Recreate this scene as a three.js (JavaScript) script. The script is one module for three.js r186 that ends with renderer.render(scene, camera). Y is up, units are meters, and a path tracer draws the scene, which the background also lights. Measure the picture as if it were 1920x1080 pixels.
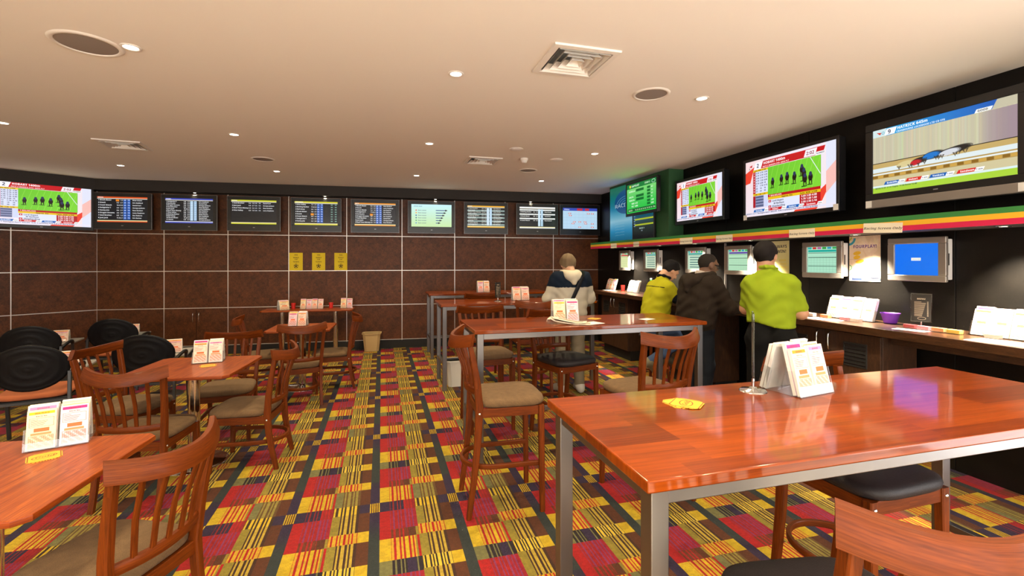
import * as THREE from 'three';
import { RoundedBoxGeometry } from 'three/addons/geometries/RoundedBoxGeometry.js';
import { mergeGeometries, toCreasedNormals } from 'three/addons/utils/BufferGeometryUtils.js';
import { RectAreaLightUniformsLib } from 'three/addons/lights/RectAreaLightUniformsLib.js';

RectAreaLightUniformsLib.init();
const scene = new THREE.Scene();
const renderer = new THREE.WebGLRenderer({ antialias: true });
renderer.shadowMap.enabled = true;
renderer.toneMapping = THREE.LinearToneMapping;
renderer.toneMappingExposure = 1.0;

// ---------- camera: eye height 1.57 m, level, lens shifted up a little ----------
const camera = new THREE.PerspectiveCamera(2 * Math.atan(540 / 880) * 180 / Math.PI, 1920 / 1080, 0.05, 60);
camera.position.set(0, 1.57, 0);
camera.rotation.y = -Math.atan(245 / 880);
camera.setViewOffset(1920, 1080, 0, 50, 1920, 1080);
scene.add(camera);

// ---------- light: daylight through the shopfront behind, warm ceiling downlights ----------
const WARM = new THREE.Color(1.0, 0.82, 0.52), DAY = new THREE.Color(0.98, 0.95, 0.93);
const DOWN_I = 9.5, PELMET_I = 38.0, WINDOW_L = 5.5, DOOR_L = 6.5, ENTRY_K = 3.0, SCREEN_GLOW = 1.08, SCREEN_LIGHT = 0.5;
scene.background = new THREE.Color(0.55, 0.62, 0.72);

// ---------- helpers ----------
const CEIL = 2.88, V = (x, y, z) => new THREE.Vector3(x, y, z);
let seed = 20240;
const rnd = () => { seed = (seed * 1664525 + 1013904223) >>> 0; return seed / 4294967296; };
const rr = (a, b) => a + (b - a) * rnd();
const taken = {};
function numbered(n) { const k = taken[n] = (taken[n] ?? -1) + 1; return k ? n + '_' + String(k).padStart(3, '0') : n; }
function shade(o) { o.castShadow = true; o.receiveShadow = true; return o; }
function join(g) { return Array.isArray(g) ? (g.length > 1 ? mergeGeometries(g.map(x => { const y = x.index ? x.toNonIndexed() : x; for (const k of Object.keys(y.attributes)) if (!['position', 'normal', 'uv'].includes(k)) y.deleteAttribute(k); return y; })) : g[0]) : g; }
function part(name, g, m, parent) { const o = shade(new THREE.Mesh(join(g), m)); o.name = name; parent.add(o); return o; }
function thing(name, label, category, p = [0, 0, 0], turn = 0, group) {
  const o = new THREE.Group(); o.name = numbered(name); scene.add(o); o.position.set(...p); o.rotation.y = turn;
  o.userData = { label, category }; if (group) o.userData.group = group; return o;
}
function solo(name, g, m, label, category, p = [0, 0, 0], turn = 0, group) {
  const o = shade(new THREE.Mesh(join(g), m)); o.name = numbered(name); scene.add(o); o.position.set(...p); o.rotation.y = turn;
  o.userData = { label, category }; if (group) o.userData.group = group; return o;
}
function struct(name, g, m) { const o = shade(new THREE.Mesh(join(g), m)); o.name = name; o.userData = { kind: 'structure' }; scene.add(o); return o; }
function structGroup(name) { const o = new THREE.Group(); o.name = name; o.userData = { kind: 'structure' }; scene.add(o); return o; }
function copy(src, label, p, turn, group) {
  const r = src.clone(); r.name = numbered(src.userData.kindName || src.name.replace(/_\d+$/, '')); scene.add(r); r.position.set(...p); r.rotation.set(0, turn, 0);
  r.userData = { ...src.userData, label }; if (group) r.userData.group = group; return r;
}
// uv in metres, grain along one axis
function metric(g, grain = 'x') {
  const q = g.index ? g.toNonIndexed() : g, p = q.attributes.position, n = q.attributes.normal, uv = new Float32Array(p.count * 2);
  for (let i = 0; i < p.count; i++) {
    const c = { x: p.getX(i), y: p.getY(i), z: p.getZ(i) }, a = { x: Math.abs(n.getX(i)), y: Math.abs(n.getY(i)), z: Math.abs(n.getZ(i)) };
    const drop = a.x >= a.y && a.x >= a.z ? 'x' : a.y >= a.z ? 'y' : 'z';
    const axes = ['x', 'y', 'z'].filter(k => k !== drop), u = axes.includes(grain) ? grain : axes[0], v = axes.find(k => k !== u);
    uv[2 * i] = c[u]; uv[2 * i + 1] = c[v];
  }
  q.setAttribute('uv', new THREE.BufferAttribute(uv, 2)); return q;
}
function bx(w, h, d, x = 0, y = 0, z = 0, r = 0.003, grain = 'x') {
  const g = new RoundedBoxGeometry(w, h, d, 1, Math.min(r, w / 2.02, h / 2.02, d / 2.02)); g.translate(x, y, z); return metric(g, grain);
}
function plainBox(w, h, d, x = 0, y = 0, z = 0, grain = 'x') { const g = new THREE.BoxGeometry(w, h, d); g.translate(x, y, z); return metric(g, grain); }
function cyl(r1, r2, h, x = 0, y = 0, z = 0, seg = 24) { const g = new THREE.CylinderGeometry(r1, r2, h, seg); g.translate(x, y, z); return g.toNonIndexed(); }
function lathe(pts, seg = 28) { return new THREE.LatheGeometry(pts.map(([a, b]) => new THREE.Vector2(a, b)), seg).toNonIndexed(); }
function face(w, h, x = 0, y = 0, z = 0) { const g = new THREE.PlaneGeometry(w, h); g.translate(x, y, z); return g.toNonIndexed(); }
// a bar with a chamfered rectangular section lofted through stations {p, u, v} (half axes)
function loft(st, ch = 0.25) {
  const ring = [[1, 1 - ch], [1 - ch, 1], [ch - 1, 1], [-1, 1 - ch], [-1, ch - 1], [ch - 1, -1], [1 - ch, -1], [1, ch - 1]], P = [], UV = [], rows = [];
  let len = 0;
  st.forEach((s, i) => {
    if (i) len += s.p.distanceTo(st[i - 1].p);
    const per = 2 * (s.u.length() + s.v.length());
    rows.push(ring.map(([a, b], k) => ({ q: s.p.clone().addScaledVector(s.u, a).addScaledVector(s.v, b), t: [len, per * k / 4] })).concat([{ q: s.p.clone().addScaledVector(s.u, 1).addScaledVector(s.v, 1 - ch), t: [len, per * 2] }]));
  });
  const tri = (a, b, c) => { for (const k of [a, b, c]) { P.push(k.q.x, k.q.y, k.q.z); UV.push(...k.t); } };
  const up = st[1].p.clone().sub(st[0].p), flip = st[0].u.clone().cross(st[0].v).dot(up) < 0;
  const T = (a, b, c) => flip ? tri(a, c, b) : tri(a, b, c);
  for (let i = 0; i + 1 < rows.length; i++) for (let k = 0; k < 8; k++) { T(rows[i][k], rows[i][k + 1], rows[i + 1][k + 1]); T(rows[i][k], rows[i + 1][k + 1], rows[i + 1][k]); }
  for (let k = 1; k < 7; k++) { T(rows[0][0], rows[0][k + 1], rows[0][k]); const e = rows[rows.length - 1]; T(e[0], e[k], e[k + 1]); }
  const g = new THREE.BufferGeometry(); g.setAttribute('position', new THREE.Float32BufferAttribute(P, 3)); g.setAttribute('uv', new THREE.Float32BufferAttribute(UV, 2)); g.computeVertexNormals();
  return toCreasedNormals(g, 0.55);
}
// straight bar between two points, half sizes a (sideways) and b
function bar(p, q, a, b, side = V(1, 0, 0), a2 = a, b2 = b) {
  const d = q.clone().sub(p).normalize(), u = side.clone().addScaledVector(d, -side.dot(d)).normalize(), v = d.clone().cross(u);
  return loft([{ p, u: u.clone().multiplyScalar(a), v: v.clone().multiplyScalar(b) }, { p: q, u: u.clone().multiplyScalar(a2), v: v.clone().multiplyScalar(b2) }]);
}
// bar swept along points lying in a horizontal curve, section width a across, b up
function curveBar(pts, a, b) {
  const st = pts.map((p, i) => { const d = pts[Math.min(i + 1, pts.length - 1)].clone().sub(pts[Math.max(i - 1, 0)]).normalize(), u = V(0, 1, 0).cross(d).normalize(); return { p, u: u.multiplyScalar(a), v: V(0, b, 0) }; });
  return loft(st);
}
function tube(pts, r, seg = 24, rad = 8) { return new THREE.TubeGeometry(new THREE.CatmullRomCurve3(pts.map(p => V(...p))), seg, r, rad).toNonIndexed(); }

// ---------- textures ----------
function noise2(n, s) { let q = s; const r = () => { q = (q * 1664525 + 1013904223) >>> 0; return q / 4294967296; }; const g = new Float32Array(n * n).map(r); return (x, y) => { const xi = Math.floor(x), yi = Math.floor(y), fx = x - xi, fy = y - yi, w = (a, b) => g[(((b % n) + n) % n) * n + ((a % n) + n) % n], sx = fx * fx * (3 - 2 * fx), sy = fy * fy * (3 - 2 * fy); return (w(xi, yi) * (1 - sx) + w(xi + 1, yi) * sx) * (1 - sy) + (w(xi, yi + 1) * (1 - sx) + w(xi + 1, yi + 1) * sx) * sy; }; }
function dataTex(w, h, f, ru, rv, srgb = true) {
  const d = new Uint8Array(w * h * 4);
  for (let y = 0; y < h; y++) for (let x = 0; x < w; x++) { const c = f(x, y); for (let k = 0; k < 3; k++) d[(y * w + x) * 4 + k] = Math.max(0, Math.min(255, c[k])); d[(y * w + x) * 4 + 3] = 255; }
  const t = new THREE.DataTexture(d, w, h); t.magFilter = THREE.LinearFilter; t.minFilter = THREE.LinearMipmapLinearFilter; t.generateMipmaps = true; t.wrapS = t.wrapT = THREE.RepeatWrapping; t.repeat.set(ru, rv); if (srgb) t.colorSpace = THREE.SRGBColorSpace; t.needsUpdate = true; return t;
}
function canvasTex(w, h, draw) { const c = document.createElement('canvas'); c.width = w; c.height = h; const x = c.getContext('2d'); draw(x, w, h); const t = new THREE.CanvasTexture(c); t.colorSpace = THREE.SRGBColorSpace; t.anisotropy = 8; return t; }
const nA = noise2(64, 7), nB = noise2(64, 99), nC = noise2(128, 5);
const mixc = (a, b, t) => a.map((v, i) => v + (b[i] - v) * t);

// carpet: one repeat is 0.497 m across and 1.256 m along the room
const carpetTex = (() => {
  const W = 512, H = 1280, Y = [212, 178, 26], R = [176, 8, 12], PU = [140, 48, 100], OL = [152, 134, 44], BR = [92, 44, 12], NV = [44, 26, 62], CH = [42, 50, 50], OG = [122, 118, 70], DB = [62, 30, 14], OR = [216, 168, 36];
  let q = 5; const r = () => { q = (q * 1664525 + 1013904223) >>> 0; return q / 4294967296; };
    const even = (n, w, o) => (f) => { const a = ((f + o + 0.02 * Math.sin(f * 17)) * n) % 1; return a < w; }; const sL = even(7, 0.34, 0.02), sL2 = even(6.2, 0.40, 0.05), sR = even(6.3, 0.48, 0.05), sR2 = even(8, 0.42, 0.03), sR3 = even(7, 0.38, 0.04);
  return dataTex(W, H, (px, py) => {
    const u = px / W, t = (1 - (py + 0.5) / H) * 1.256; let c;
    const th = t % 0.628, first = t < 0.628;
    if (u < 0.118) { const e = Math.min(t, 1.256 - t); c = t < 0.115 ? ((Math.floor(u / 0.118 * 9) % 2) ? BR : Y) : (e < 0.3 || t < 0.42 ? mixc(NV, CH, Math.min(1, Math.max(0, (e - 0.2) / 0.2))) : CH); }
    else if (u < 0.56) {
      const solid = u < 0.243, f = (u - 0.243) / 0.317;
      if (th < 0.12) c = first ? (solid ? NV : f > 0.55 ? (sL(f) ? R : [150, 18, 24]) : (sL(f) ? [140, 16, 26] : NV)) : (solid ? OG : f > 0.5 && f < 0.8 ? NV : (sL(f) ? OG : [34, 22, 30]));
      else if (th < 0.425) c = solid ? R : th < 0.335 ? (sL(f) ? PU : f > 0.55 ? [160, 14, 40] : [164, 10, 18]) : (f > 0.62 ? (f > 0.9 ? OL : BR) : sL2(f) ? [170, 20, 18] : [112, 46, 18]);
      else c = solid ? Y : f > 0.86 ? (sL2(f) ? R : OL) : (sL2(f) ? R : f > 0.45 && f < 0.62 ? Y : OR);
    } else {
      const block = u > 0.872, f = (u - 0.56) / 0.312, k = Math.floor(t / 0.315), tk = t - k * 0.315;
      if (tk < 0.105) c = block ? (k === 0 ? NV : Y) : k === 0 ? (sR(f) ? [58, 34, 16] : [226, 190, 40]) : k === 2 ? (sR2(f) ? [34, 22, 22] : [230, 196, 60]) : (sR3(f) ? R : f > 0.35 && f < 0.5 ? Y : OR);
      else c = block ? BR : f < 0.3 ? (k === 3 ? OG : OL) : (sR(f) ? (k === 3 ? [104, 74, 34] : DB) : (k === 3 ? [150, 136, 60] : [196, 166, 54]));
    }
    const n = 0.70 + 0.26 * r() + 0.12 * (nA(px / 14, py / 14) - 0.5);
    return c.map(v => v * n);
  }, 1 / 0.497, 1 / 1.256);
})();
const carpetBump = dataTex(256, 256, () => { const v = 255 * rnd(); return [v, v, v]; }, 1 / 0.5, 1 / 0.5, false);
// joined-stave timber: grain along u; lighter and redder staves side by side
function woodTex(c0, c1, staves, mu, mv, fine = 1) {
  const W = 1024, H = 512, tone = []; let q = 77 + staves; const r = () => { q = (q * 1664525 + 1013904223) >>> 0; return q / 4294967296; };
  for (let i = 0; i < 12; i++) { const cuts = [0]; while (cuts[cuts.length - 1] < 1) cuts.push(cuts[cuts.length - 1] + 0.16 + 0.3 * r()); tone.push(cuts.map(a => [a, r()])); }
  return dataTex(W, H, (x, y) => {
    const row = staves ? tone[Math.floor(y / H * staves) % 12] : null, seg = row ? row.filter(s => s[0] <= x / W).pop()[1] : 0.5;
    const wob = nB(x / 180, y / 40) * 6, g = nA(x / 70 + seg * 9, (y + wob * 3) / 2.6) * 0.55 + nC(x / 22, y / 1.3) * 0.3 + nB(x / 300, y / 14 + seg * 20) * 0.45;
    const t = Math.max(0, Math.min(1, (g - 0.65) * 1.1 * fine + 0.5 + (seg - 0.5) * 0.6)); return mixc(c0, c1, t);
  }, 1 / mu, 1 / mv);
}
const topTex = woodTex([114, 42, 0], [188, 84, 3], 5, 2.05, 0.70, 0.6), lowTex = woodTex([128, 46, 4], [200, 100, 20], 0, 1.1, 0.55), chairTex = woodTex([72, 27, 3], [148, 70, 14], 0, 0.8, 0.25, 0.6);
const panelTex = dataTex(512, 512, (x, y) => { const t = 0.22 * nA(x / 64, y / 64) + 0.22 * nB(x / 22, y / 22) + 0.22 * nA(x / 8 + 9, y / 8) + 0.6 * nC(x / 2.0, y / 2.0); return mixc([48, 25, 10], [118, 66, 32], Math.min(1, Math.max(0, t * 1.1 - 0.2))); }, 1 / 0.95, 1 / 0.95);
const darkLamTex = dataTex(512, 256, (x, y) => { const t = 0.6 * nA(x / 40, y / 3) + 0.4 * nC(x / 5, y / 1.5); return mixc([40, 24, 14], [84, 54, 32], t); }, 1 / 0.8, 1 / 0.4);
const fabricTex = dataTex(256, 256, (x, y) => { const t = 0.3 + 0.2 * nA(x / 20, y / 20) + 0.35 * nC(x / 1.5, y / 1.5); return mixc([70, 52, 34], [122, 95, 64], t); }, 1 / 0.3, 1 / 0.3);
const blackWallTex = dataTex(512, 512, (x, y) => { const t = nA(x / 50, y / 50) * 0.5 + nC(x / 3, y / 3) * 0.3, s = nB(x / 1.7, y / 1.7) > 0.985 ? 60 : 0; return mixc([16, 14, 12], [34, 30, 26], t).map(v => v + s); }, 1 / 1.2, 1 / 1.2);
const seatBump = dataTex(128, 128, () => { const v = 255 * rnd(); return [v, v, v]; }, 1 / 0.2, 1 / 0.2, false);

// ---------- materials ----------
const S = (o) => new THREE.MeshStandardMaterial({ roughness: 0.7, metalness: 0, ...o }), PH = (o) => new THREE.MeshPhysicalMaterial({ roughness: 0.6, metalness: 0, ...o });
const lin = (r, g, b) => new THREE.Color().setRGB(r, g, b), hex = (h) => new THREE.Color(h);
const M = {
  carpet: S({ map: carpetTex, color: lin(0.86, 0.86, 0.86), roughness: 1, bumpMap: carpetBump, bumpScale: 0.003 }),
  tile: S({ color: lin(0.78, 0.76, 0.70), roughness: 0.5 }),
  ceiling: S({ color: lin(0.84, 0.80, 0.75), roughness: 0.95 }),
  panel: PH({ map: panelTex, roughness: 0.45, specularIntensity: 0.5 }), trim: S({ color: lin(0.62, 0.58, 0.54), roughness: 0.35, metalness: 0.6 }),
  backing: S({ color: lin(0.012, 0.01, 0.009), roughness: 0.8 }), bulk: S({ color: lin(0.018, 0.014, 0.012), roughness: 0.7 }),
  blackWall: PH({ map: blackWallTex, color: lin(0.6, 0.6, 0.6), roughness: 0.42, specularIntensity: 0.4 }), plaster: S({ color: lin(0.72, 0.70, 0.66), roughness: 0.9 }),
  top: PH({ map: topTex, color: lin(0.58, 0.58, 0.58), roughness: 0.35, specularIntensity: 0.15, clearcoat: 0.65, clearcoatRoughness: 0.07 }), low: PH({ map: lowTex, color: lin(0.66, 0.66, 0.66), roughness: 0.45, specularIntensity: 0.5, clearcoat: 0.3, clearcoatRoughness: 0.22 }),
  chair: PH({ map: chairTex, color: lin(0.72, 0.72, 0.72), roughness: 0.45, specularIntensity: 0.3, clearcoat: 0.10, clearcoatRoughness: 0.2 }),
  tan: S({ map: fabricTex, roughness: 1, bumpMap: seatBump, bumpScale: 0.001 }), vinyl: PH({ color: lin(0.020, 0.017, 0.019), roughness: 0.5, specularIntensity: 0.5, bumpMap: seatBump, bumpScale: 0.0006 }),
  steel: S({ color: lin(0.20, 0.19, 0.19), metalness: 0.95, roughness: 0.33 }), chrome: S({ color: lin(0.75, 0.75, 0.75), metalness: 1, roughness: 0.12 }),
  blackPlastic: PH({ color: lin(0.004, 0.004, 0.005), roughness: 0.4, specularIntensity: 0.35 }), blackSteel: S({ color: lin(0.02, 0.02, 0.022), roughness: 0.4 }), rust: S({ color: lin(0.36, 0.10, 0.035), roughness: 1, bumpMap: seatBump, bumpScale: 0.001 }),
  greyTop: S({ color: lin(0.28, 0.27, 0.26), roughness: 0.5 }), bezel: S({ color: lin(0.01, 0.01, 0.011), roughness: 0.3 }), bezelEdge: S({ color: lin(0.42, 0.42, 0.43), roughness: 0.3, metalness: 0.7 }),
  silver: S({ color: lin(0.34, 0.31, 0.28), roughness: 0.38, metalness: 0.55 }), white: S({ color: lin(0.8, 0.79, 0.77), roughness: 0.6 }), paper: S({ color: lin(0.82, 0.8, 0.76), roughness: 0.8 }),
  acrylic: PH({ color: lin(0.96, 0.97, 0.97), transmission: 1, thickness: 0, roughness: 0.03, ior: 1.49 }),
  counter: PH({ map: darkLamTex, roughness: 0.3, clearcoat: 0.4, clearcoatRoughness: 0.2 }), cabinet: S({ map: darkLamTex, roughness: 0.5 }), kick: S({ color: lin(0.01, 0.009, 0.008), roughness: 0.7 }),
  duct: S({ color: lin(0.3, 0.3, 0.3), roughness: 0.6 }), vent: S({ color: lin(0.015, 0.014, 0.013), roughness: 0.6 }), grille: S({ color: lin(0.26, 0.22, 0.20), roughness: 0.9 }), fitting: S({ color: lin(0.78, 0.74, 0.69), roughness: 0.6 }),
  tanBin: S({ color: lin(0.52, 0.36, 0.16), roughness: 0.55 }), whiteBin: S({ color: lin(0.58, 0.56, 0.50), roughness: 0.5 }), red: S({ color: lin(0.55, 0.02, 0.015), roughness: 0.35 }), purple: S({ color: lin(0.16, 0.03, 0.42), roughness: 0.35 }),
  lens: S({ color: 0x000000, emissive: WARM.clone().lerp(new THREE.Color(1, 1, 1), 0.5), emissiveIntensity: 14 }), bottle: PH({ color: lin(0.02, 0.22, 0.05), roughness: 0.15, clearcoat: 0.5 }),
  green: S({ color: lin(0.03, 0.20, 0.045), roughness: 0.5 }), yellow: S({ color: lin(0.72, 0.40, 0.02), roughness: 0.5 }), magenta: S({ color: lin(0.55, 0.01, 0.07), roughness: 0.5 }), greenWall: S({ color: lin(0.03, 0.11, 0.04), roughness: 0.6 }),
  coaster: S({ color: lin(0.78, 0.48, 0.08), roughness: 0.8 }),
};
function printed(t, o = {}) { return S({ map: t, roughness: 0.75, ...o }); }
function glowing(t, k = SCREEN_GLOW) { return S({ color: 0x000000, roughness: 0.25, emissive: 0xffffff, emissiveMap: t, emissiveIntensity: k }); }

// ================= the room =================
const PHI_B = -Math.atan(0.063), PHI_L = Math.atan2(0.61, 0.79), LC = [-4.413, -9.08], RX = 4.15, REAR = 4.0, FAR_L = -7.6;
struct('floor', (() => { const g = new THREE.BoxGeometry(12.6, 0.1, 10.15); g.translate(-1.75, -0.05, -4.725); const q = metric(g, 'x'), p = q.attributes.position, uv = q.attributes.uv; for (let i = 0; i < p.count; i++) uv.setXY(i, p.getX(i) + 0.069, -(p.getZ(i) + 3.17)); return q; })(), M.carpet);
struct('floor_entry', plainBox(12.6, 0.1, 4.05, -1.75, -0.05, 2.375), M.tile);
const VENTS = [[1.222, -2.851, 0.222, 0], [1.269, -5.978, 0.215, 0], [-2.783, -6.239, 0.215, 0.1]];
{ const s = new THREE.Shape([[-8.05, 9.8], [4.55, 9.8], [4.55, -4.4], [-8.05, -4.4]].map(([a, b]) => new THREE.Vector2(a, b)));   // seen from below: x, -z
  for (const [x, z, r, t] of VENTS) s.holes.push(new THREE.Path([[-1, -1], [-1, 1], [1, 1], [1, -1]].map(([a, b]) => { const q = r * 0.8, c = Math.cos(t), n = Math.sin(t); return new THREE.Vector2(x + q * (a * c + b * n), -z - q * (-a * n + b * c) ); })));
  const g = new THREE.ExtrudeGeometry(s, { depth: 0.1, bevelEnabled: false }); g.rotateX(-Math.PI / 2); g.translate(0, CEIL, 0); struct('ceiling', metric(g, 'x'), M.ceiling); struct('roof_slab', plainBox(12.6, 0.1, 14.2, -1.75, CEIL + 0.65, -2.7), M.plaster); }
const LINES = [0.155, 0.787, 1.405, 2.022, 2.70], JW = 0.957;
function panelWall(name, parent, s0, cols, doorCol) {
  for (let i = 0; i < cols; i++) for (let k = 0; k < 4; k++) {
    const x0 = s0 + i * JW, y0 = LINES[k], y1 = LINES[k + 1];
    if (i === doorCol && k === 0) {
      for (const [a, b, hx] of [[x0, x0 + JW / 2, x0 + JW / 2 - 0.045], [x0 + JW / 2, x0 + JW, x0 + JW / 2 + 0.045]]) {
        const d = part('cupboard_door', bx(b - a - 0.008, y1 - y0 - 0.012, 0.02, (a + b) / 2, (y0 + y1) / 2, 0.0, 0.002), M.panel, parent);
        part('door_handle', tube([[hx, 0.71, 0.008], [hx, 0.70, 0.03], [hx, 0.63, 0.036], [hx, 0.56, 0.03], [hx, 0.55, 0.008]], 0.006), M.chrome, d);
      }
    } else part('panel', bx(JW - 0.012, y1 - y0 - 0.012, 0.02, x0 + JW / 2, (y0 + y1) / 2, 0.0, 0.002), M.panel, parent);
  }
  for (let i = 0; i <= cols; i++) part('joint_strip', plainBox(0.011, LINES[4] - 0.02, 0.017, s0 + i * JW, (LINES[4] + 0.02) / 2, 0.0), M.trim, parent);
  for (let k = 0; k < 4; k++) part('joint_strip', plainBox(cols * JW, 0.011, 0.016, s0 + cols * JW / 2, LINES[k], 0.0), M.trim, parent);
}
const wallBack = structGroup('wall_back'); wallBack.position.set(0.03, 0, -8.80); wallBack.rotation.y = PHI_B;
part('backing', plainBox(9.2, CEIL, 0.15, -0.1, CEIL / 2, -0.085), M.backing, wallBack);
panelWall('wall_back', wallBack, -4.452, 9, 1);
const wallLeft = structGroup('wall_left'); wallLeft.position.set(LC[0], 0, LC[1]); wallLeft.rotation.y = PHI_L;
part('backing', plainBox(4.3, CEIL, 0.15, -2.1, CEIL / 2, -0.085), M.backing, wallLeft);
panelWall('wall_left', wallLeft, -4 * JW, 4, -1);
{ const t1 = structGroup('trim_1'); t1.position.copy(wallBack.position); t1.rotation.y = PHI_B; part('bulkhead', bx(8.75, CEIL - 2.705, 0.16, -0.13, (CEIL + 2.705) / 2, 0.08, 0.002), M.bulk, t1);
  const t2 = structGroup('trim_2'); t2.position.copy(wallLeft.position); t2.rotation.y = PHI_L; part('bulkhead', bx(4.2, CEIL - 2.705, 0.16, -2.02, (CEIL + 2.705) / 2, 0.08, 0.002), M.bulk, t2); }
struct('baseboard_back', plainBox(8.6, 0.14, 0.012, -0.1, 0.07, 0.006), M.kick).position.copy(wallBack.position); scene.getObjectByName('baseboard_back').rotation.y = PHI_B;
// right wall: dark laminate sheets with upright seams
const wallRight = structGroup('wall_right');
part('backing', plainBox(0.15, CEIL, 8.1, RX + 0.085, CEIL / 2, -4.6), M.backing, wallRight);
for (const [a, b] of [[-8.6, -7.9], [-7.9, -6.7], [-6.7, -5.5], [-5.5, -4.93], [-4.93, -3.75], [-3.75, -2.5], [-2.5, -1.3], [-1.3, -0.55]]) part('wall_sheet', bx(0.02, CEIL, b - a - 0.006, RX + 0.01, CEIL / 2, (a + b) / 2, 0.002, 'z'), M.blackWall, wallRight);
struct('trim_3', bx(0.035, 0.73, 0.012, RX - 0.008, 1.43, -4.93, 0.002, 'y'), M.trim);
// glazed street door and plaster beside it, outside the picture on the right
part('plaster', plainBox(0.15, CEIL, 2.35, RX + 0.075, CEIL / 2, 2.9), M.plaster, wallRight); part('door_head', plainBox(0.15, CEIL - 2.4, 2.3, RX + 0.075, (CEIL + 2.4) / 2, 0.58), M.plaster, wallRight);
{ const d = structGroup('door_1'); for (const z of [-0.52, 0.585, 1.69]) part('door_stile', bx(0.06, 2.4, 0.07, RX + 0.05, 1.2, z, 0.004, 'y'), M.bezelEdge, d); for (const y of [0.05, 2.36]) part('door_rail', bx(0.06, 0.09, 2.2, RX + 0.05, y, 0.585, 0.004, 'z'), M.bezelEdge, d); for (const z of [0.03, 1.14]) part('door_pane', plainBox(0.008, 2.24, 1.03, RX + 0.06, 1.2, z), M.acrylic, d);
  const L = new THREE.RectAreaLight(DAY, DOOR_L, 2.15, 2.2); L.name = 'door_daylight'; L.position.set(RX + 0.0, 1.2, 0.585); L.rotation.y = Math.PI / 2; scene.add(L); }
// walls outside the picture
struct('wall_far_left', plainBox(0.15, CEIL, 10.8, FAR_L - 0.075, CEIL / 2, -1.3), M.plaster);
{ const w = structGroup('wall_rear'); part('plaster_left', plainBox(3.0, CEIL, 0.15, FAR_L + 1.5, CEIL / 2, REAR + 0.075), M.plaster, w); part('plaster_right', plainBox(0.75, CEIL, 0.15, RX - 0.375, CEIL / 2, REAR + 0.075), M.plaster, w);
  part('sill_wall', plainBox(8.0, 0.5, 0.15, -0.6, 0.25, REAR + 0.075), M.plaster, w); part('head_wall', plainBox(8.0, 0.28, 0.15, -0.6, CEIL - 0.14, REAR + 0.075), M.plaster, w);
  const win = structGroup('window_1'); for (let i = 0; i <= 5; i++) part('mullion', bx(0.06, 2.1, 0.09, -4.57 + i * 1.588, 1.55, REAR + 0.06, 0.004, 'y'), M.bezelEdge, win);
  for (const y of [0.53, 2.57]) part('window_rail', bx(8.0, 0.06, 0.09, -0.6, y, REAR + 0.06), M.bezelEdge, win);
  for (let i = 0; i < 5; i++) part('window_pane', plainBox(1.5, 1.98, 0.008, -4.57 + (i + 0.5) * 1.588, 1.55, REAR + 0.07), M.acrylic, win);
  const L = new THREE.RectAreaLight(DAY, WINDOW_L, 7.9, 2.0); L.name = 'window_daylight'; L.position.set(-0.6, 1.55, REAR - 0.02); scene.add(L); }

// pelmet over the counter with its striped paper streamer
{ const t = thing('striped_pelmet', 'long black pelmet edged in green, yellow and magenta stripes above the counter', 'pelmet', [0, 0, 0]);
  part('pelmet_board', bx(0.43, 0.10, 7.2, 3.912, 1.85, -4.3, 0.003, 'z'), M.bulk, t);
  const n = 7.2; [['green_strip', 1.886, 0.036, M.green], ['yellow_strip', 1.8505, 0.035, M.yellow], ['magenta_strip', 1.8145, 0.037, M.magenta]].forEach(([nm, y, h, m]) => part(nm, plainBox(0.004, h, n, 3.697, y, -4.3), m, t));
  part('strip_return', plainBox(0.43, 0.10, 0.004, 3.912, 1.85, -7.903), M.green, t); }
// far pillar with the banner
struct('trim_4', bx(0.24, CEIL - 1.9, 1.78, 4.03, (CEIL + 1.9) / 2, -6.68, 0.003, 'z'), M.greenWall);

// ================= lamps =================
const ordinal = ['first', 'second', 'third', 'fourth'];
function downlight(x, z, label, group, k = 1, size = 1) {
  const t = thing('ceiling_downlight', label, 'downlight', [x, CEIL, z], 0, group), r = 0.055 * size;
  part('trim_ring', lathe([[r * 0.72, -0.001], [r * 0.74, -0.006], [r * 0.95, -0.007], [r, -0.001]], 28), M.fitting, t);
  part('lamp_lens', lathe([[0, -0.004], [r * 0.5, -0.0045], [r * 0.72, -0.002]], 24), M.lens, t);
  const L = new THREE.SpotLight(WARM, DOWN_I * k, 0, 1.25, 1, 2); L.name = 'downlight_beam'; L.position.set(0, -0.02, 0); L.target.position.set(0, -2, 0); L.castShadow = true; L.shadow.radius = 1.6; t.add(L); t.add(L.target); return t;
}
[['nearest row', [[-1.475, -3.388, 'beside the largest round speaker'], [0.502, -3.26, 'to the left of the nearest square vent'], [2.479, -3.221, 'to the right of a round speaker, nearest row']]],
 ['middle row', [[-3.446, -5.562, 'cut by the left edge of the picture'], [-1.463, -5.435, 'second in the middle row, near the slanted vent'], [0.514, -5.272, 'third in the middle row, beside the small square vent'], [2.499, -5.228, 'fourth in the middle row, beside the detectors']]],
 ['back row', [[-3.428, -7.603, 'first in the back row, above the left screen'], [-1.464, -7.488, 'second in the back row, beside the far speaker'], [0.517, -7.289, 'third in the back row, above the yellow posters side'], [2.507, -7.227, 'fourth in the back row, nearest the blue banner']]]]
  .forEach(([row, list], ri) => list.forEach(([x, z, w]) => downlight(x, z, 'recessed ceiling downlight ' + w, 'recessed ceiling downlights', ri === 2 && x < -3 ? 0.5 : 1)));
[-1.3, 0.7, 2.7].forEach((z, i) => [-5.4, -3.43, -1.47, 0.51, 2.49].forEach((x, k) => downlight(x, z, 'recessed ceiling downlight behind the viewer, row ' + ordinal[i] + ', place ' + ['one', 'two', 'three', 'four', 'five'][k], 'downlights behind the viewer', ENTRY_K * (i ? 1 : 0.4))));
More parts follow.
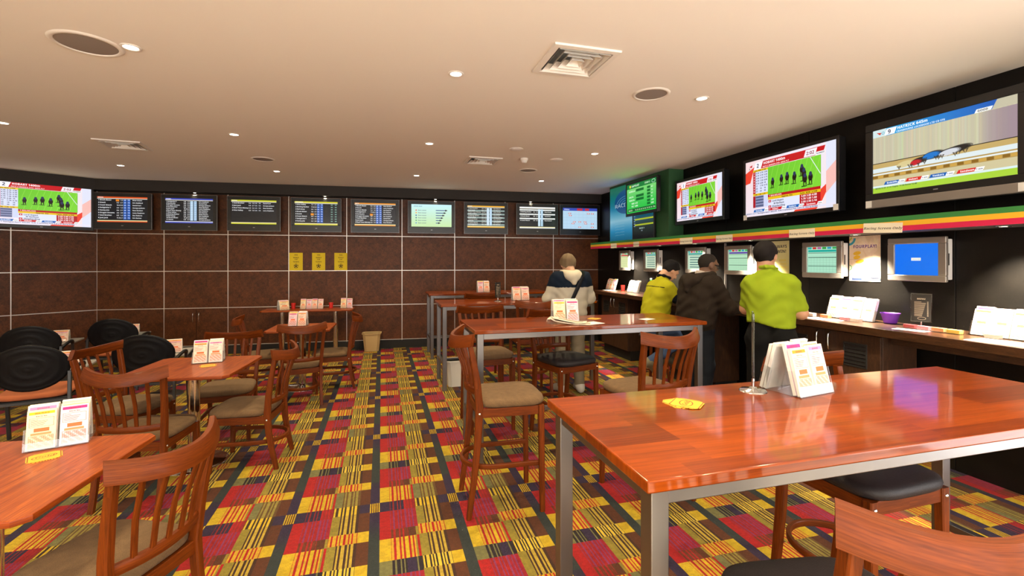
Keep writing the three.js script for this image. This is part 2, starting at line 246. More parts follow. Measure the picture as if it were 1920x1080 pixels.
[-8.6, -7.05, -6.05, -5.25, -4.3, -3.1, -2.1, -1.0].slice(1).forEach((z, i, a) => {
  const t = thing('pelmet_spotlight', ['far end of the pelmet', 'second from the far end of the pelmet', 'third from the far end of the pelmet', 'above the man in the dark hoodie', 'beside the white poster', 'to the right of the blue terminal', 'above the nearest leaflets on the counter'][i].replace(/^/, 'small spotlight under the striped pelmet, '), 'spotlight', [3.93, 1.80, z], 0, 'spotlights under the pelmet');
  part('trim_ring', lathe([[0.028, -0.001], [0.03, -0.005], [0.038, -0.005], [0.04, -0.001]], 20), M.chrome, t); part('lamp_lens', lathe([[0, -0.003], [0.028, -0.003]], 16), M.lens, t);
  const L = new THREE.SpotLight(WARM.clone().lerp(new THREE.Color(1, 1, 1), 0.35), PELMET_I, 0, 0.80, 1, 2); L.name = 'pelmet_beam'; L.position.set(0, -0.015, 0); L.target.position.set(0.10, -1, 0); L.castShadow = true; L.shadow.radius = 1; t.add(L); t.add(L.target);
});
[-3.0, -0.97, 0.93, 2.72].forEach((s, i) => {
  const x = 0.03 + s * Math.cos(PHI_B) + 0.11 * Math.sin(PHI_B), z = -8.80 - s * Math.sin(PHI_B) + 0.11 * Math.cos(PHI_B);
  const t = thing('wall_washer', 'tiny downlight under the dark bulkhead, ' + ordinal[i] + ' from the left above the monitors', 'downlight', [x, 2.703, z], 0, 'bulkhead downlights');
  part('trim_ring', lathe([[0.02, -0.001], [0.022, -0.004], [0.03, -0.001]], 16), M.chrome, t); part('lamp_lens', lathe([[0, -0.003], [0.02, -0.003]], 14), M.lens, t);
  const L = new THREE.SpotLight(WARM, 3.0, 0, 0.7, 0.9, 2); L.name = 'washer_beam'; L.position.set(0, -0.012, 0.03); L.target.position.set(0, -1.2, -0.06); L.castShadow = true; t.add(L); t.add(L.target);
});
{ const s = -0.62, x = LC[0] + s * 0.79 + 0.1 * 0.61, z = LC[1] - s * 0.61 + 0.1 * 0.79, t = thing('wall_washer', 'tiny downlight under the bulkhead above the large left television', 'downlight', [x, 2.703, z], 0, 'bulkhead downlights'); part('trim_ring', lathe([[0.02, -0.001], [0.022, -0.004], [0.03, -0.001]], 16), M.chrome, t); part('lamp_lens', lathe([[0, -0.003], [0.02, -0.003]], 14), M.lens, t); }

// ================= ceiling fittings =================
function speaker(x, z, r, label) { const t = thing('ceiling_speaker', label, 'speaker', [x, CEIL, z], 0, 'round ceiling speakers'); part('rim', lathe([[r * 0.82, -0.003], [r * 0.84, -0.010], [r * 0.94, -0.010], [r, -0.001]], 40), M.fitting, t); part('mesh_cover', lathe([[0, -0.008], [r * 0.6, -0.007], [r * 0.83, -0.004]], 40), M.grille, t); }
speaker(-1.707, -3.408, 0.18, 'largest round ceiling speaker with brown mesh beside a bright downlight'); speaker(2.033, -3.245, 0.145, 'round ceiling speaker between the nearest square vent and a downlight'); speaker(-1.459, -6.639, 0.14, 'far round ceiling speaker above the row of monitors, toward the left'); speaker(2.03, -6.433, 0.135, 'far round ceiling speaker below the small detectors');
function vent(x, z, s, turn, label) {
  const t = thing('ceiling_vent', label, 'vent', [x, CEIL, z], turn, 'square ceiling vents');
  const frame = (a, b, y0, y1) => { const P = []; const c = (r, y) => [[-r, y, -r], [r, y, -r], [r, y, r], [-r, y, r]]; const o = c(a, y0), i = c(b, y1); for (let k = 0; k < 4; k++) { const n = (k + 1) % 4; P.push(...o[k], ...o[n], ...i[n], ...o[k], ...i[n], ...i[k]); } const g = new THREE.BufferGeometry(); g.setAttribute('position', new THREE.Float32BufferAttribute(P, 3)); g.setAttribute('uv', new THREE.Float32BufferAttribute(new Float32Array(P.length / 3 * 2), 2)); g.computeVertexNormals(); return g; };
  part('outer_frame', [frame(s, s * 0.99, 0, -0.012), frame(s * 0.99, s * 0.83, -0.012, -0.014), frame(s * 0.83, s * 0.82, -0.014, -0.001)], M.fitting, t); { const q = s * 0.8, D = 0.4; part('duct', [plainBox(q * 2, D, 0.004, 0, D / 2, q), plainBox(q * 2, D, 0.004, 0, D / 2, -q), plainBox(0.004, D, q * 2, q, D / 2, 0), plainBox(0.004, D, q * 2, -q, D / 2, 0), plainBox(q * 2, 0.004, q * 2, 0, D, 0)], M.duct, t); }
  for (let k = 0; k < 4; k++) { const a = s * (0.78 - k * 0.19), b = a - s * 0.13; part('louvre', [frame(a, b, -0.016, 0.03), frame(b, a, 0.031, -0.015)], M.fitting, t); }
}
vent(...VENTS[0], 'nearest square ceiling vent with stepped white louvres'); vent(...VENTS[1], 'small square ceiling vent beside the smoke detectors'); vent(...VENTS[2], 'square ceiling vent at the far left above the black chairs');
function detector(x, z, r, h, label) { const t = thing('smoke_detector', label, 'detector', [x, CEIL, z], 0, 'ceiling detectors'); part('base', lathe([[r, -0.001], [r * 0.98, -h * 0.4], [r * 0.8, -h * 0.5]], 28), M.fitting, t); part('cap', lathe([[r * 0.8, -h * 0.5], [r * 0.6, -h * 0.95], [0, -h]], 28), M.white, t); }
detector(1.513, -5.25, 0.08, 0.02, 'flat round detector disc, nearest of the three on the ceiling'); detector(1.752, -5.712, 0.05, 0.06, 'small protruding ceiling detector between two flat discs'); detector(2.167, -5.662, 0.085, 0.022, 'flat round detector disc to the right of the protruding one');

// ================= screens and prints =================
const txt = (x, s, px, py, size, col, f = 'bold', al = 'left', fam = 'sans-serif') => { x.font = `${f} ${size}px ${fam}`; x.fillStyle = col; x.textAlign = al; x.fillText(s, px, py); };
const R_ = (x, c, a, b, w, h) => { x.fillStyle = c; x.fillRect(a, b, w, h); };
const slant = (x, c, a, b, w, h, k) => { x.fillStyle = c; x.beginPath(); x.moveTo(a + k, b); x.lineTo(a + w + k, b); x.lineTo(a + w, b + h); x.lineTo(a, b + h); x.fill(); };
function horse(x, px, py, s) { x.fillStyle = '#1c1410'; x.beginPath(); x.ellipse(px, py, s * 0.34, s * 0.5, 0.1, 0, 7); x.fill(); x.fillRect(px - s * 0.24, py + s * 0.3, s * 0.14, s * 0.6); x.fillRect(px + s * 0.1, py + s * 0.3, s * 0.14, s * 0.55); x.fillStyle = '#283058'; x.beginPath(); x.ellipse(px, py - s * 0.45, s * 0.22, s * 0.3, 0, 0, 7); x.fill(); x.fillStyle = '#173a0c'; x.fillRect(px - s * 0.5, py + s * 0.9, s * 0.8, s * 0.12); }
const raceTex = canvasTex(960, 540, (x) => {
  const g = x.createLinearGradient(0, 0, 960, 540); g.addColorStop(0, '#f4d6d6'); g.addColorStop(0.5, '#e8e4f4'); g.addColorStop(1, '#f6e2e0'); x.fillStyle = g; x.fillRect(0, 0, 960, 540);
  x.fillStyle = '#e8402c'; x.beginPath(); x.moveTo(0, 110); x.lineTo(110, 60); x.lineTo(60, 210); x.lineTo(0, 220); x.fill(); x.beginPath(); x.moveTo(820, 380); x.lineTo(930, 300); x.lineTo(820, 500); x.lineTo(780, 540); x.lineTo(560, 540); x.lineTo(600, 500); x.fill(); R_(x, '#dfe2f4', 870, 0, 90, 540); x.fillStyle = '#f2bcb4'; x.beginPath(); x.moveTo(870, 240); x.lineTo(960, 160); x.lineTo(960, 330); x.lineTo(870, 420); x.fill();
  slant(x, '#c4121c', 150, 22, 690, 66, 24); slant(x, '#f4f2fa', 100, 22, 90, 68, 26); txt(x, '2', 138, 74, 52, '#1a1a3a'); txt(x, 'HOBART 1400m', 220, 56, 34, '#ffffff'); txt(x, 'RACE 2 MAIDEN 2YO+ MDN PLT', 212, 82, 20, '#ffe4e0'); slant(x, '#f4f2fa', 660, 26, 110, 58, 20); txt(x, '2:02', 684, 70, 40, '#8a1420'); slant(x, '#f8f8fc', 770, 62, 84, 26, 10); txt(x, 'SLOWEST', 782, 82, 17, '#222');
  x.fillStyle = '#c41426'; x.beginPath(); x.moveTo(46, 50); x.lineTo(86, 36); x.lineTo(78, 62); x.fill(); txt(x, 'y', 44, 76, 24, '#332');
  R_(x, '#eac414', 95, 92, 180, 20); txt(x, 'Tatts  NSW  S-TAB', 108, 109, 17, '#4a2a08'); R_(x, '#d8def6', 125, 112, 150, 210); R_(x, '#b81420', 95, 112, 30, 210);
  const od = ['3.30', '4.70', '5.80', '4.10', '5.70', '5.30', '3.40', '5.10', '5.70', '6.70', '7.30', '8.80', '9.10', '6.40', '10', '17', '7.70', '9.10', '20', '14', '16', '22', '20', '30']; for (let i = 0; i < 8; i++) { txt(x, String([1, 4, 2, 3, 6, 5, 9, 8][i]), 104, 134 + i * 25, 20, '#fff'); for (let k = 0; k < 3; k++) txt(x, od[i * 3 + k], 130 + k * 49, 134 + i * 25, 20, '#22243c'); }
  const gr = x.createLinearGradient(275, 92, 820, 360); gr.addColorStop(0, '#6cc42c'); gr.addColorStop(1, '#7ed436'); x.fillStyle = gr; x.fillRect(275, 92, 545, 262); x.strokeStyle = 'rgba(190,240,120,.35)'; x.lineWidth = 5; for (let i = 0; i < 9; i++) { x.beginPath(); x.moveTo(260 + i * 60, 354); x.lineTo(340 + i * 60, 92); x.stroke(); }
  R_(x, '#6cb83a', 820, 92, 4, 262); x.strokeStyle = '#e4ecf2'; x.lineWidth = 6; x.beginPath(); x.moveTo(722, 92); x.lineTo(820, 250); x.stroke();
  for (const [a, b, s] of [[330, 240, 56], [428, 228, 56], [490, 222, 62], [566, 232, 62], [642, 180, 60], [662, 220, 66], [672, 268, 66], [726, 262, 64]]) horse(x, a, b, s);
  R_(x, '#b8121c', 275, 352, 545, 24); txt(x, '1 BALAKLAVA', 290, 372, 22, '#ffe8e0'); R_(x, '#e8c018', 95, 322, 180, 22); txt(x, '1.80   1.90   1.70', 112, 340, 18, '#4a2a08'); R_(x, '#e8c018', 275, 376, 545, 24); txt(x, 'Approx. Div', 430, 395, 21, '#3a2408'); txt(x, 'Tatts  NSW  S-TAB', 622, 395, 20, '#3a2408');
  R_(x, '#dfe4fa', 275, 400, 345, 100); ['Lord Aspen', '   M Neilson', 'Shepherding', 'Turn On Red'].forEach((s, i) => { txt(x, s, 322, 424 + i * 25, 24, '#20242e'); if (i !== 1) { R_(x, '#c01624', 282, 405 + i * 25, 30, 22); txt(x, String([4, 0, 6, 7][i]), 291, 424 + i * 25, 20, '#fff'); } });
  R_(x, '#b4121e', 620, 400, 200, 100); ['3.60 3.80 4.00', '1.70 1.60 1.60', '2.00 2.50 3.10', '3.30 3.10 3.30'].forEach((s, i) => txt(x, s, 634, 422 + i * 25, 24, '#fff'));
  R_(x, '#8d93b8', 125, 346, 100, 112); R_(x, '#a81624', 95, 346, 30, 112); for (let i = 0; i < 4; i++) R_(x, '#50587c', 128, 352 + i * 28, 94, 14); R_(x, '#cfd6f4', 228, 346, 46, 112);
  [['#1560b4', 'Redcliffe', 100], ['#c81a24', 'Hobart', 300], ['#1560b4', 'Yonkers', 480], ['#c81a24', 'Sandown', 660]].forEach(([c, s, a]) => { slant(x, c, a, 478, 128, 24, 12); txt(x, s, a + 26, 497, 20, '#fff'); slant(x, '#fff', a + 126, 478, 44, 24, 12); txt(x, '7min', a + 136, 496, 15, '#223'); });
  R_(x, '#e6e2f2', 0, 504, 960, 20); txt(x, 'RESULTS  3 4 7 1  Flemington Race 5  GALLOPS  10.40  5 Canterbury Park  6.20 2.10  Murray Bridge', 10, 520, 17, '#34305a');
});
const dogTex = canvasTex(960, 540, (x) => {
  R_(x, '#c2bca2', 0, 0, 960, 300); for (let i = 0; i < 160; i++) { x.fillStyle = `rgba(${190 + 40 * rnd()},${185 + 45 * rnd()},${140 + 60 * rnd()},.16)`; x.fillRect(rnd() * 960, 60, 3 + rnd() * 16, 230); } for (let i = 0; i < 26; i++) { x.fillStyle = 'rgba(150,136,140,.10)'; x.fillRect(740 + i * 9, 66, 220 - i * 9, 218); } R_(x, '#c4a868', 0, 290, 960, 60); R_(x, '#302a22', 0, 284, 960, 6); R_(x, '#b59758', 0, 350, 960, 80); R_(x, '#dce8ea', 0, 330, 960, 36); for (let i = 0; i < 22; i++) R_(x, i % 2 ? '#caa04c' : '#8a6420', i * 44, 392, 40, 22); R_(x, '#e4ecea', 0, 376, 960, 12); R_(x, '#cfc49a', 0, 420, 960, 60); R_(x, '#a8d23c', 0, 486, 960, 54); R_(x, '#d9ecea', 0, 478, 960, 16);
  const dog = (c, a, b, l, h) => { for (let q = 0; q < 3; q++) { x.globalAlpha = 0.45 + 0.2 * q; x.fillStyle = c; x.beginPath(); x.ellipse(a + 8 - q * 4, b, l * (1.12 - q * 0.12), h * (1.1 - q * 0.1), -0.14, 0, 7); x.fill(); } x.globalAlpha = 0.7; x.fillStyle = '#3a3028'; for (const [m, n] of [[-0.8, 14], [-0.5, -10], [0.45, 16], [0.8, -12]]) { x.beginPath(); x.moveTo(a + m * l - 5, b + h * 0.4); x.lineTo(a + m * l + 8, b + h * 0.4); x.lineTo(a + m * l + n, b + h + 20); x.fill(); } x.globalAlpha = 1; }; dog('#26221e', 560, 296, 95, 22); dog('#d8c890', 250, 330, 62, 24); dog('#2a2622', 360, 322, 60, 22); dog('#c8222c', 330, 334, 38, 20); dog('#1a1a1e', 450, 300, 70, 28); dog('#1878d0', 440, 302, 58, 24); dog('#22201e', 610, 290, 86, 24); dog('#d8dde4', 560, 302, 66, 22);
  const b = x.createLinearGradient(0, 0, 860, 0); b.addColorStop(0, '#2fb4ea'); b.addColorStop(1, '#0d56b6'); x.fillStyle = b; x.beginPath(); x.moveTo(110, 0); x.lineTo(850, 0); x.lineTo(820, 62); x.lineTo(110, 62); x.fill(); R_(x, '#cfe4e6', 0, 0, 110, 62); slant(x, '#fafafa', 95, 6, 80, 52, 20); txt(x, '9', 122, 50, 46, '#1a2a4a'); txt(x, 'HATRICK 645m', 196, 32, 32, '#fff'); txt(x, 'CRANBOURNE LOCKWOOD LTD CD STK', 190, 56, 19, '#e8f4ff'); slant(x, '#f6f6f4', 720, 36, 96, 26, 12); txt(x, 'GOOD', 738, 57, 21, '#222'); x.fillStyle = '#d03020'; x.beginPath(); x.moveTo(30, 22); x.lineTo(72, 30); x.lineTo(58, 46); x.fill(); x.strokeStyle = '#4aa8c4'; x.lineWidth = 4; x.beginPath(); x.arc(84, 34, 10, 0, 7); x.stroke();
  [['#1560b4', 'Redcliffe', 90], ['#d82a24', 'Hobart', 260], ['#1560b4', 'Yonkers', 430], ['#d82a24', 'Sandown', 610]].forEach(([c, s, a]) => { slant(x, c, a, 450, 110, 26, 14); txt(x, s, a + 24, 470, 20, '#fff'); slant(x, '#fff', a + 110, 450, 50, 26, 12); txt(x, '7 min', a + 120, 469, 15, '#223'); }); txt(x, 'RESULTS 5P  3 1 4  Dapto  11.00 Races 12.40', 20, 506, 16, '#244');
});
const greenTex = canvasTex(640, 400, (x) => { const g = x.createLinearGradient(0, 0, 0, 400); g.addColorStop(0, '#8ad47c'); g.addColorStop(1, '#16b83a'); x.fillStyle = g; x.fillRect(0, 0, 640, 400); R_(x, '#0f7a34', 0, 0, 640, 62); txt(x, 'DAPTO R7', 110, 46, 36, '#eafbe4'); txt(x, 'START 2', 400, 42, 30, '#d8f4d0'); x.strokeStyle = '#d6f0e0'; x.lineWidth = 5; x.beginPath(); x.ellipse(580, 32, 34, 20, 0, 0, 7); x.stroke(); R_(x, '#f0e440', 62, 14, 30, 34);
  ['QUINELLA', 'EXACTA', 'TRIFECTA'].forEach((s, i) => { const y = [82, 160, 206][i]; txt(x, s, 50, y + 30, 28, '#eafbe4'); R_(x, '#0d6a2a', 210, y, 170, 34); }); [82, 124, 166, 208, 252, 292].forEach((y, i) => { R_(x, '#0d6a2a', 450, y, 66, 30); txt(x, ['4.5', '7.2', '1.9', '11', '1.40', '3.60'][i], 530, y + 27, 28, '#eafbe4'); }); txt(x, 'WIN  6.10', 110, 282, 30, '#eafbe4'); txt(x, 'PLC  1.800', 110, 320, 30, '#eafbe4'); R_(x, '#0c5a26', 20, 340, 600, 44); for (let i = 0; i < 10; i++) txt(x, String(i + 1) + 'x', 190 + i * 42, 374, 28, '#b6e8a8'); txt(x, 'RACES', 40, 374, 30, '#b6e8a8'); });
const streakTex = canvasTex(256, 256, (x) => { const g = x.createLinearGradient(0, 0, 0, 256); g.addColorStop(0, '#1a6e8a'); g.addColorStop(0.5, '#20342c'); g.addColorStop(1, '#0c1014'); x.fillStyle = g; x.fillRect(0, 0, 256, 256); for (const y of [50, 108]) { R_(x, '#c8d824', 20, y, 236, 16); } for (let i = 0; i < 5; i++) R_(x, '#8aa8d8', 8, 20 + i * 26, 20, 8); txt(x, 'RACE 1', 80, 160, 20, '#dfe'); txt(x, 'R2', 104, 184, 16, '#bcd'); });
const SURN = ['Brush Boxer', 'Dragon Dreams', 'Betting Basher', 'Delightful T', 'Real Time Money', 'Knack', 'Soul Brother', 'Roll Away', 'Sunny Jim', 'Vino Valley', 'Coast Watch', 'Just Jack'], RIDE = ['Brian Green', 'Eric Goddard', 'Daniel Earl', 'George Jackson', 'Ross Deckert', 'Larry Stephens', 'Ben Roberts', 'Eric Barlow'];
function boardTex(style) {
  return canvasTex(512, 300, (x) => {
    const hd = ['#d4501c', '#3a48b4', '#c8cc24', '#d8d020', '#e08a1c', '', '#e8a820', '#f0f0f0', '#5a64c0'][style];
    R_(x, style === 5 ? '#c2ecf0' : style === 8 ? '#b4d4ea' : '#15171c', 0, 0, 512, 300);
    if (style === 5) { const g = x.createLinearGradient(0, 0, 0, 300); g.addColorStop(0, '#c4eef4'); g.addColorStop(1, '#bfe0a0'); x.fillStyle = g; x.fillRect(0, 0, 512, 300); txt(x, 'SPEED MAP', 30, 34, 20, '#68a0b4'); for (let i = 0; i < 6; i++) { x.fillStyle = ['#e05a4a', '#f0a030', '#3050a0', '#38607a', '#50a060', '#6090c0'][i]; x.beginPath(); x.arc(60, 80 + i * 34, 9, 0, 7); x.fill(); txt(x, 'Race runner', 84, 86 + i * 34, 18, '#4a6a74'); R_(x, '#1c3e84', 310, 74 + i * 34, 130 - i * 18, 10); x.fillStyle = '#101418'; x.beginPath(); x.moveTo(430 - i * 18, 66 + i * 34); x.lineTo(462 - i * 18, 78 + i * 34); x.lineTo(430 - i * 18, 92 + i * 34); x.fill(); } return; }
    if (style === 8) { R_(x, '#3a4cae', 0, 0, 512, 40); txt(x, 'POOLS', 20, 30, 24, '#e4ecff'); R_(x, '#c03040', 210, 4, 80, 32); R_(x, '#c03040', 330, 4, 60, 32); x.strokeStyle = '#86a4bc'; for (let i = 0; i < 9; i++) { x.beginPath(); x.moveTo(i * 60, 40); x.lineTo(i * 60, 300); x.stroke(); } for (let i = 0; i < 5; i++) { x.beginPath(); x.moveTo(0, 90 + i * 46); x.lineTo(512, 90 + i * 46); x.stroke(); } for (const [a, b] of [[80, 70], [90, 100], [360, 70], [420, 70], [150, 190], [130, 215], [230, 190], [310, 190], [320, 215], [420, 215], [230, 265], [420, 265]]) { R_(x, '#c8402c', a, b, 40, 16); R_(x, '#f2f4f8', a + 6, b + 4, 26, 8); } return; }
    R_(x, hd, 0, 0, 512, 16); R_(x, '#f0ead8', 0, 18, 512, 7); txt(x, ['VENUES', 'SYDNEY', 'DARWIN', 'CANTERBURY', 'DAPTO', '', 'MACKAY', 'RESULTS'][style] || '', 6, 14, 15, '#fff');
    const rows = [8, 11, 4, 8, 9, 0, 10, 6][style], dy = 240 / Math.max(rows, 8);
    if (style === 6 || style === 7) for (let i = 0; i < rows; i++) if (i % 2 === (style === 7 ? 0 : 1)) R_(x, style === 7 ? '#e8ecec' : '#8ea4a0', 0, 34 + i * dy, 512, dy * (style === 7 ? 0.6 : 0.8));
    if (style !== 2) { R_(x, style === 1 ? '#a8c8e0' : style === 6 || style === 7 ? '#c4dcea' : '#1c56b0', 265, 30, 32, 240); R_(x, style === 1 ? '#8ab0d0' : style === 6 || style === 7 ? '#a9cbe0' : '#1c56b0', 304, 30, 32, 240); }
    for (let i = 0; i < rows; i++) { const y = 46 + i * dy, c = style === 6 || style === 7 ? (i % 2 ? '#f4f4f0' : '#d8d8c8') : '#f0f2f4'; txt(x, (i + 1) + ' ' + SURN[(i * 5 + style * 3) % 12], 10, y, Math.min(20, dy * 0.8), c); txt(x, (2 + ((i * 7 + style * 3) % 17) * 0.6).toFixed(1), 196, y, 18, i === 0 && style === 0 ? '#ffb030' : c); txt(x, (1.2 + ((i * 3 + style) % 9) * 0.3).toFixed(1), 234, y, 18, c); txt(x, '5/6', 268, y, 16, '#e8f0ff'); txt(x, '7/5', 307, y, 16, '#e8f0ff'); if (style !== 3) txt(x, RIDE[(i + style) % 8], 358, y, 17, c); else { R_(x, '#6f9c90', 430, y - 12, 22, 12); R_(x, '#6f9c90', 478, y - 12, 22, 12); } }
    if (style === 0) R_(x, '#e0801c', 188, 30, 34, 24); if (style === 3 || style === 4) R_(x, '#e8901c', 190, 60 + 3 * dy, 36, 26); R_(x, style === 1 ? '#d8dcf0' : '#f0e6a8', 0, 278, 512, 9); R_(x, hd, 0, 288, 512, 12);
  });
}
function terminalTex(k) { return canvasTex(320, 260, (x) => { R_(x, ['#eaf2b4', '#dff0cf', '#d2f0d4', '#bfeec8', '#b6eed0'][k], 0, 0, 320, 260); ['#30b0b0', '#d03030', '#c060a0', '#30a040', '#30a0c0', '#40b060'].forEach((c, i) => R_(x, c, 6 + i * 53, 4, 42, 20)); R_(x, ['#d03848', '#3aa0a0', '#3aa8a0', '#6440a8', '#20b0a0'][k], 10, 32, 300, 20); R_(x, '#203830', 10, 60, 300, 4); if (k < 3) { for (let i = 0; i < 5; i++) R_(x, k ? '#4a7a78' : '#c8d69a', 40, 84 + i * 34, 240, k ? 12 : 3); } else { x.strokeStyle = '#7cae94'; for (let i = 0; i < 10; i++) { x.beginPath(); x.moveTo(10 + i * 33, 100); x.lineTo(10 + i * 33, 250); x.stroke(); } for (let i = 0; i < 7; i++) { x.beginPath(); x.moveTo(10, 110 + i * 23); x.lineTo(310, 110 + i * 23); x.stroke(); } R_(x, '#2a4a40', 10, 104, 300, 6); R_(x, '#2a4a40', 10, 190, 300, 5); } }); }
const blueTex = canvasTex(320, 260, (x) => { const g = x.createLinearGradient(0, 0, 320, 260); g.addColorStop(0, '#0a72f4'); g.addColorStop(1, '#1a78f0'); x.fillStyle = g; x.fillRect(0, 0, 320, 260); R_(x, '#f4f6ee', 124, 116, 70, 24); txt(x, 'please wait', 132, 132, 11, '#cfd4d8'); });
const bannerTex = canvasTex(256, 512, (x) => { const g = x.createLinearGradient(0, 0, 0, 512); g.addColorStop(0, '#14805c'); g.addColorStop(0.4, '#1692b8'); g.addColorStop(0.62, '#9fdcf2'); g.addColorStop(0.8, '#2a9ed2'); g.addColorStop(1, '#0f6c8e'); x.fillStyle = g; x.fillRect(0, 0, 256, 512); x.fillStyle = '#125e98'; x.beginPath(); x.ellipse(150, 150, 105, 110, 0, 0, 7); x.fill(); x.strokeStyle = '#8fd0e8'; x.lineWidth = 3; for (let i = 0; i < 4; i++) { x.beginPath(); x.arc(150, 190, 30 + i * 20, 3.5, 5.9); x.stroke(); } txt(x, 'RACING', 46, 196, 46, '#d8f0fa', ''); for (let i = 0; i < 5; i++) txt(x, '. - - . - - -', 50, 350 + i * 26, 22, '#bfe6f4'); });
const fifaTex = canvasTex(192, 256, (x) => { R_(x, '#cdb414', 0, 0, 192, 256); ['FIFA', 'WORLD', 'CUP', 'TICKETS'].forEach((s, i) => txt(x, s, 96, [40, 78, 104, 140][i], 23, '#2a2208', 'bold', 'center')); x.fillStyle = '#2a2208'; x.beginPath(); x.arc(96, 192, 32, 0, 7); x.fill(); x.fillStyle = '#cdb414'; for (let i = 0; i < 5; i++) { const a = i * 1.2566 - 1.57; x.beginPath(); x.arc(96 + 21 * Math.cos(a + 0.63), 192 + 21 * Math.sin(a + 0.63), 9, 0, 7); x.fill(); } });
const fourTex = canvasTex(300, 440, (x) => { R_(x, '#e6ccae', 0, 0, 300, 440); for (let i = 0; i < 40; i++) { x.fillStyle = `rgba(255,${225 + 20 * rnd()},${190 + 40 * rnd()},.25)`; x.beginPath(); x.ellipse(rnd() * 300, rnd() * 420, 30 + 50 * rnd(), 12 + 16 * rnd(), rnd() * 3, 0, 7); x.fill(); } txt(x, 'FOURPLAY!', 38, 118, 43, '#5a2880'); x.lineWidth = 22; x.strokeStyle = '#3a9ab4'; x.beginPath(); x.arc(-6, 20, 60, 0, 1.6); x.stroke(); x.lineWidth = 12; x.strokeStyle = '#c8c020'; x.beginPath(); x.arc(-8, 8, 30, 0, 1.6); x.stroke(); x.strokeStyle = '#2a8a50'; x.lineWidth = 7; x.beginPath(); x.arc(0, 310, 24, -1.5, 1.5); x.stroke(); x.beginPath(); x.arc(34, 392, 28, 3, 6.2); x.stroke(); for (const [a, b, w] of [[78, 168, 38], [76, 208, 34], [104, 248, 42]]) { x.fillStyle = '#e4b428'; x.beginPath(); x.ellipse(a, b, w, 19, -0.2, 0, 7); x.fill(); } R_(x, 'rgba(150,110,80,.5)', 0, 226, 300, 3); R_(x, '#12284c', 26, 410, 274, 24); R_(x, '#101828', 210, 398, 74, 20); ['#f0f4f8', '#e8c030', '#e8a030', '#f0c050'].forEach((c, i) => R_(x, c, 124 + i * 26, 414, 20, 12)); txt(x, 'Available', 226, 428, 14, '#fff'); });
const alwaysTex = canvasTex(300, 400, (x) => { const g = x.createLinearGradient(0, 0, 300, 400); g.addColorStop(0, '#f0e6b8'); g.addColorStop(1, '#c8c070'); x.fillStyle = g; x.fillRect(0, 0, 300, 400); txt(x, 'ALWAYS', 272, 84, 50, '#2c2430', 'bold', 'right'); txt(x, 'A WIN!', 262, 142, 50, '#2c2430', 'bold', 'right'); for (let i = 0; i < 3; i++) { x.fillStyle = '#d8c86a'; x.fillRect(170 + 10 * i, 220 + i * 40, 90, 26); } });
const onlyTex = canvasTex(256, 80, (x) => { R_(x, '#ded6c2', 0, 0, 256, 80); txt(x, 'Racing Screen Only', 128, 52, 26, '#38302a', 'italic bold', 'center', 'serif'); });
const menuTex = canvasTex(160, 320, (x) => { R_(x, '#1c1712', 0, 0, 160, 320); for (let i = 0; i < 13; i++) { R_(x, '#b8a890', 22, 88 + i * 14, 60 + (i * 37) % 40, 4); R_(x, '#cbbca4', 128, 88 + i * 14, 12, 4); } x.strokeStyle = '#b8a890'; x.lineWidth = 3; x.beginPath(); x.ellipse(84, 288, 34, 16, 0, 0, 7); x.stroke(); txt(x, 'MENU', 80, 62, 24, '#c8b8a0', 'bold', 'center'); });
function slipTex(hd, tone, name) { return canvasTex(160, 320, (x) => { R_(x, tone, 0, 0, 160, 320); R_(x, hd, 10, 14, 140, 22); txt(x, name, 80, 31, 15, '#5a2a30', 'bold', 'center'); txt(x, 'RACE No.', 80, 56, 15, '#4a3a34', 'bold', 'center'); x.strokeStyle = '#b8604a'; x.lineWidth = 2.2; x.strokeRect(14, 66, 132, 70); x.strokeRect(14, 210, 132, 96); for (let i = 0; i < 12; i++) for (let k = 0; k < 8; k++) if ((i * 5 + k * 3) % 4) x.strokeRect(18 + i * 11, 214 + k * 11, 8, 8); R_(x, '#e06a3c', 40, 148, 84, 30); R_(x, '#e08a5c', 24, 186, 112, 18); for (let i = 0; i < 5; i++) R_(x, '#5a4a40', 20, 78 + i * 11, 40 + (i * 53) % 60, 3); }); }
const slips = [slipTex('#d67cae', '#e8cfc6', 'QUADDIE'), slipTex('#e4b41c', '#e8d6b4', 'WIN PLACE'), slipTex('#c8287a', '#e4c8d4', 'TRIFECTA'), slipTex('#e48a20', '#e8ccbc', 'DOUBLES')].map(t => printed(t)), coasterTex = canvasTex(128, 128, (x) => { R_(x, '#dba42c', 0, 0, 128, 128); x.strokeStyle = '#7a3a10'; x.lineWidth = 4; x.strokeRect(6, 6, 116, 116); x.beginPath(); x.ellipse(64, 62, 44, 26, -0.2, 0, 7); x.stroke(); txt(x, 'Gold', 64, 72, 30, '#6a2408', 'italic bold', 'center', 'serif'); }), newsTex = canvasTex(256, 256, (x) => { R_(x, '#d8cdb8', 0, 0, 256, 256); txt(x, 'RACING FORM', 128, 34, 28, '#4a3a34', 'bold', 'center', 'serif'); for (let c = 0; c < 4; c++) for (let i = 0; i < 22; i++) R_(x, '#8a7a6c', 10 + c * 62, 52 + i * 9, 46 + (i * 17 + c * 5) % 10, 3); });

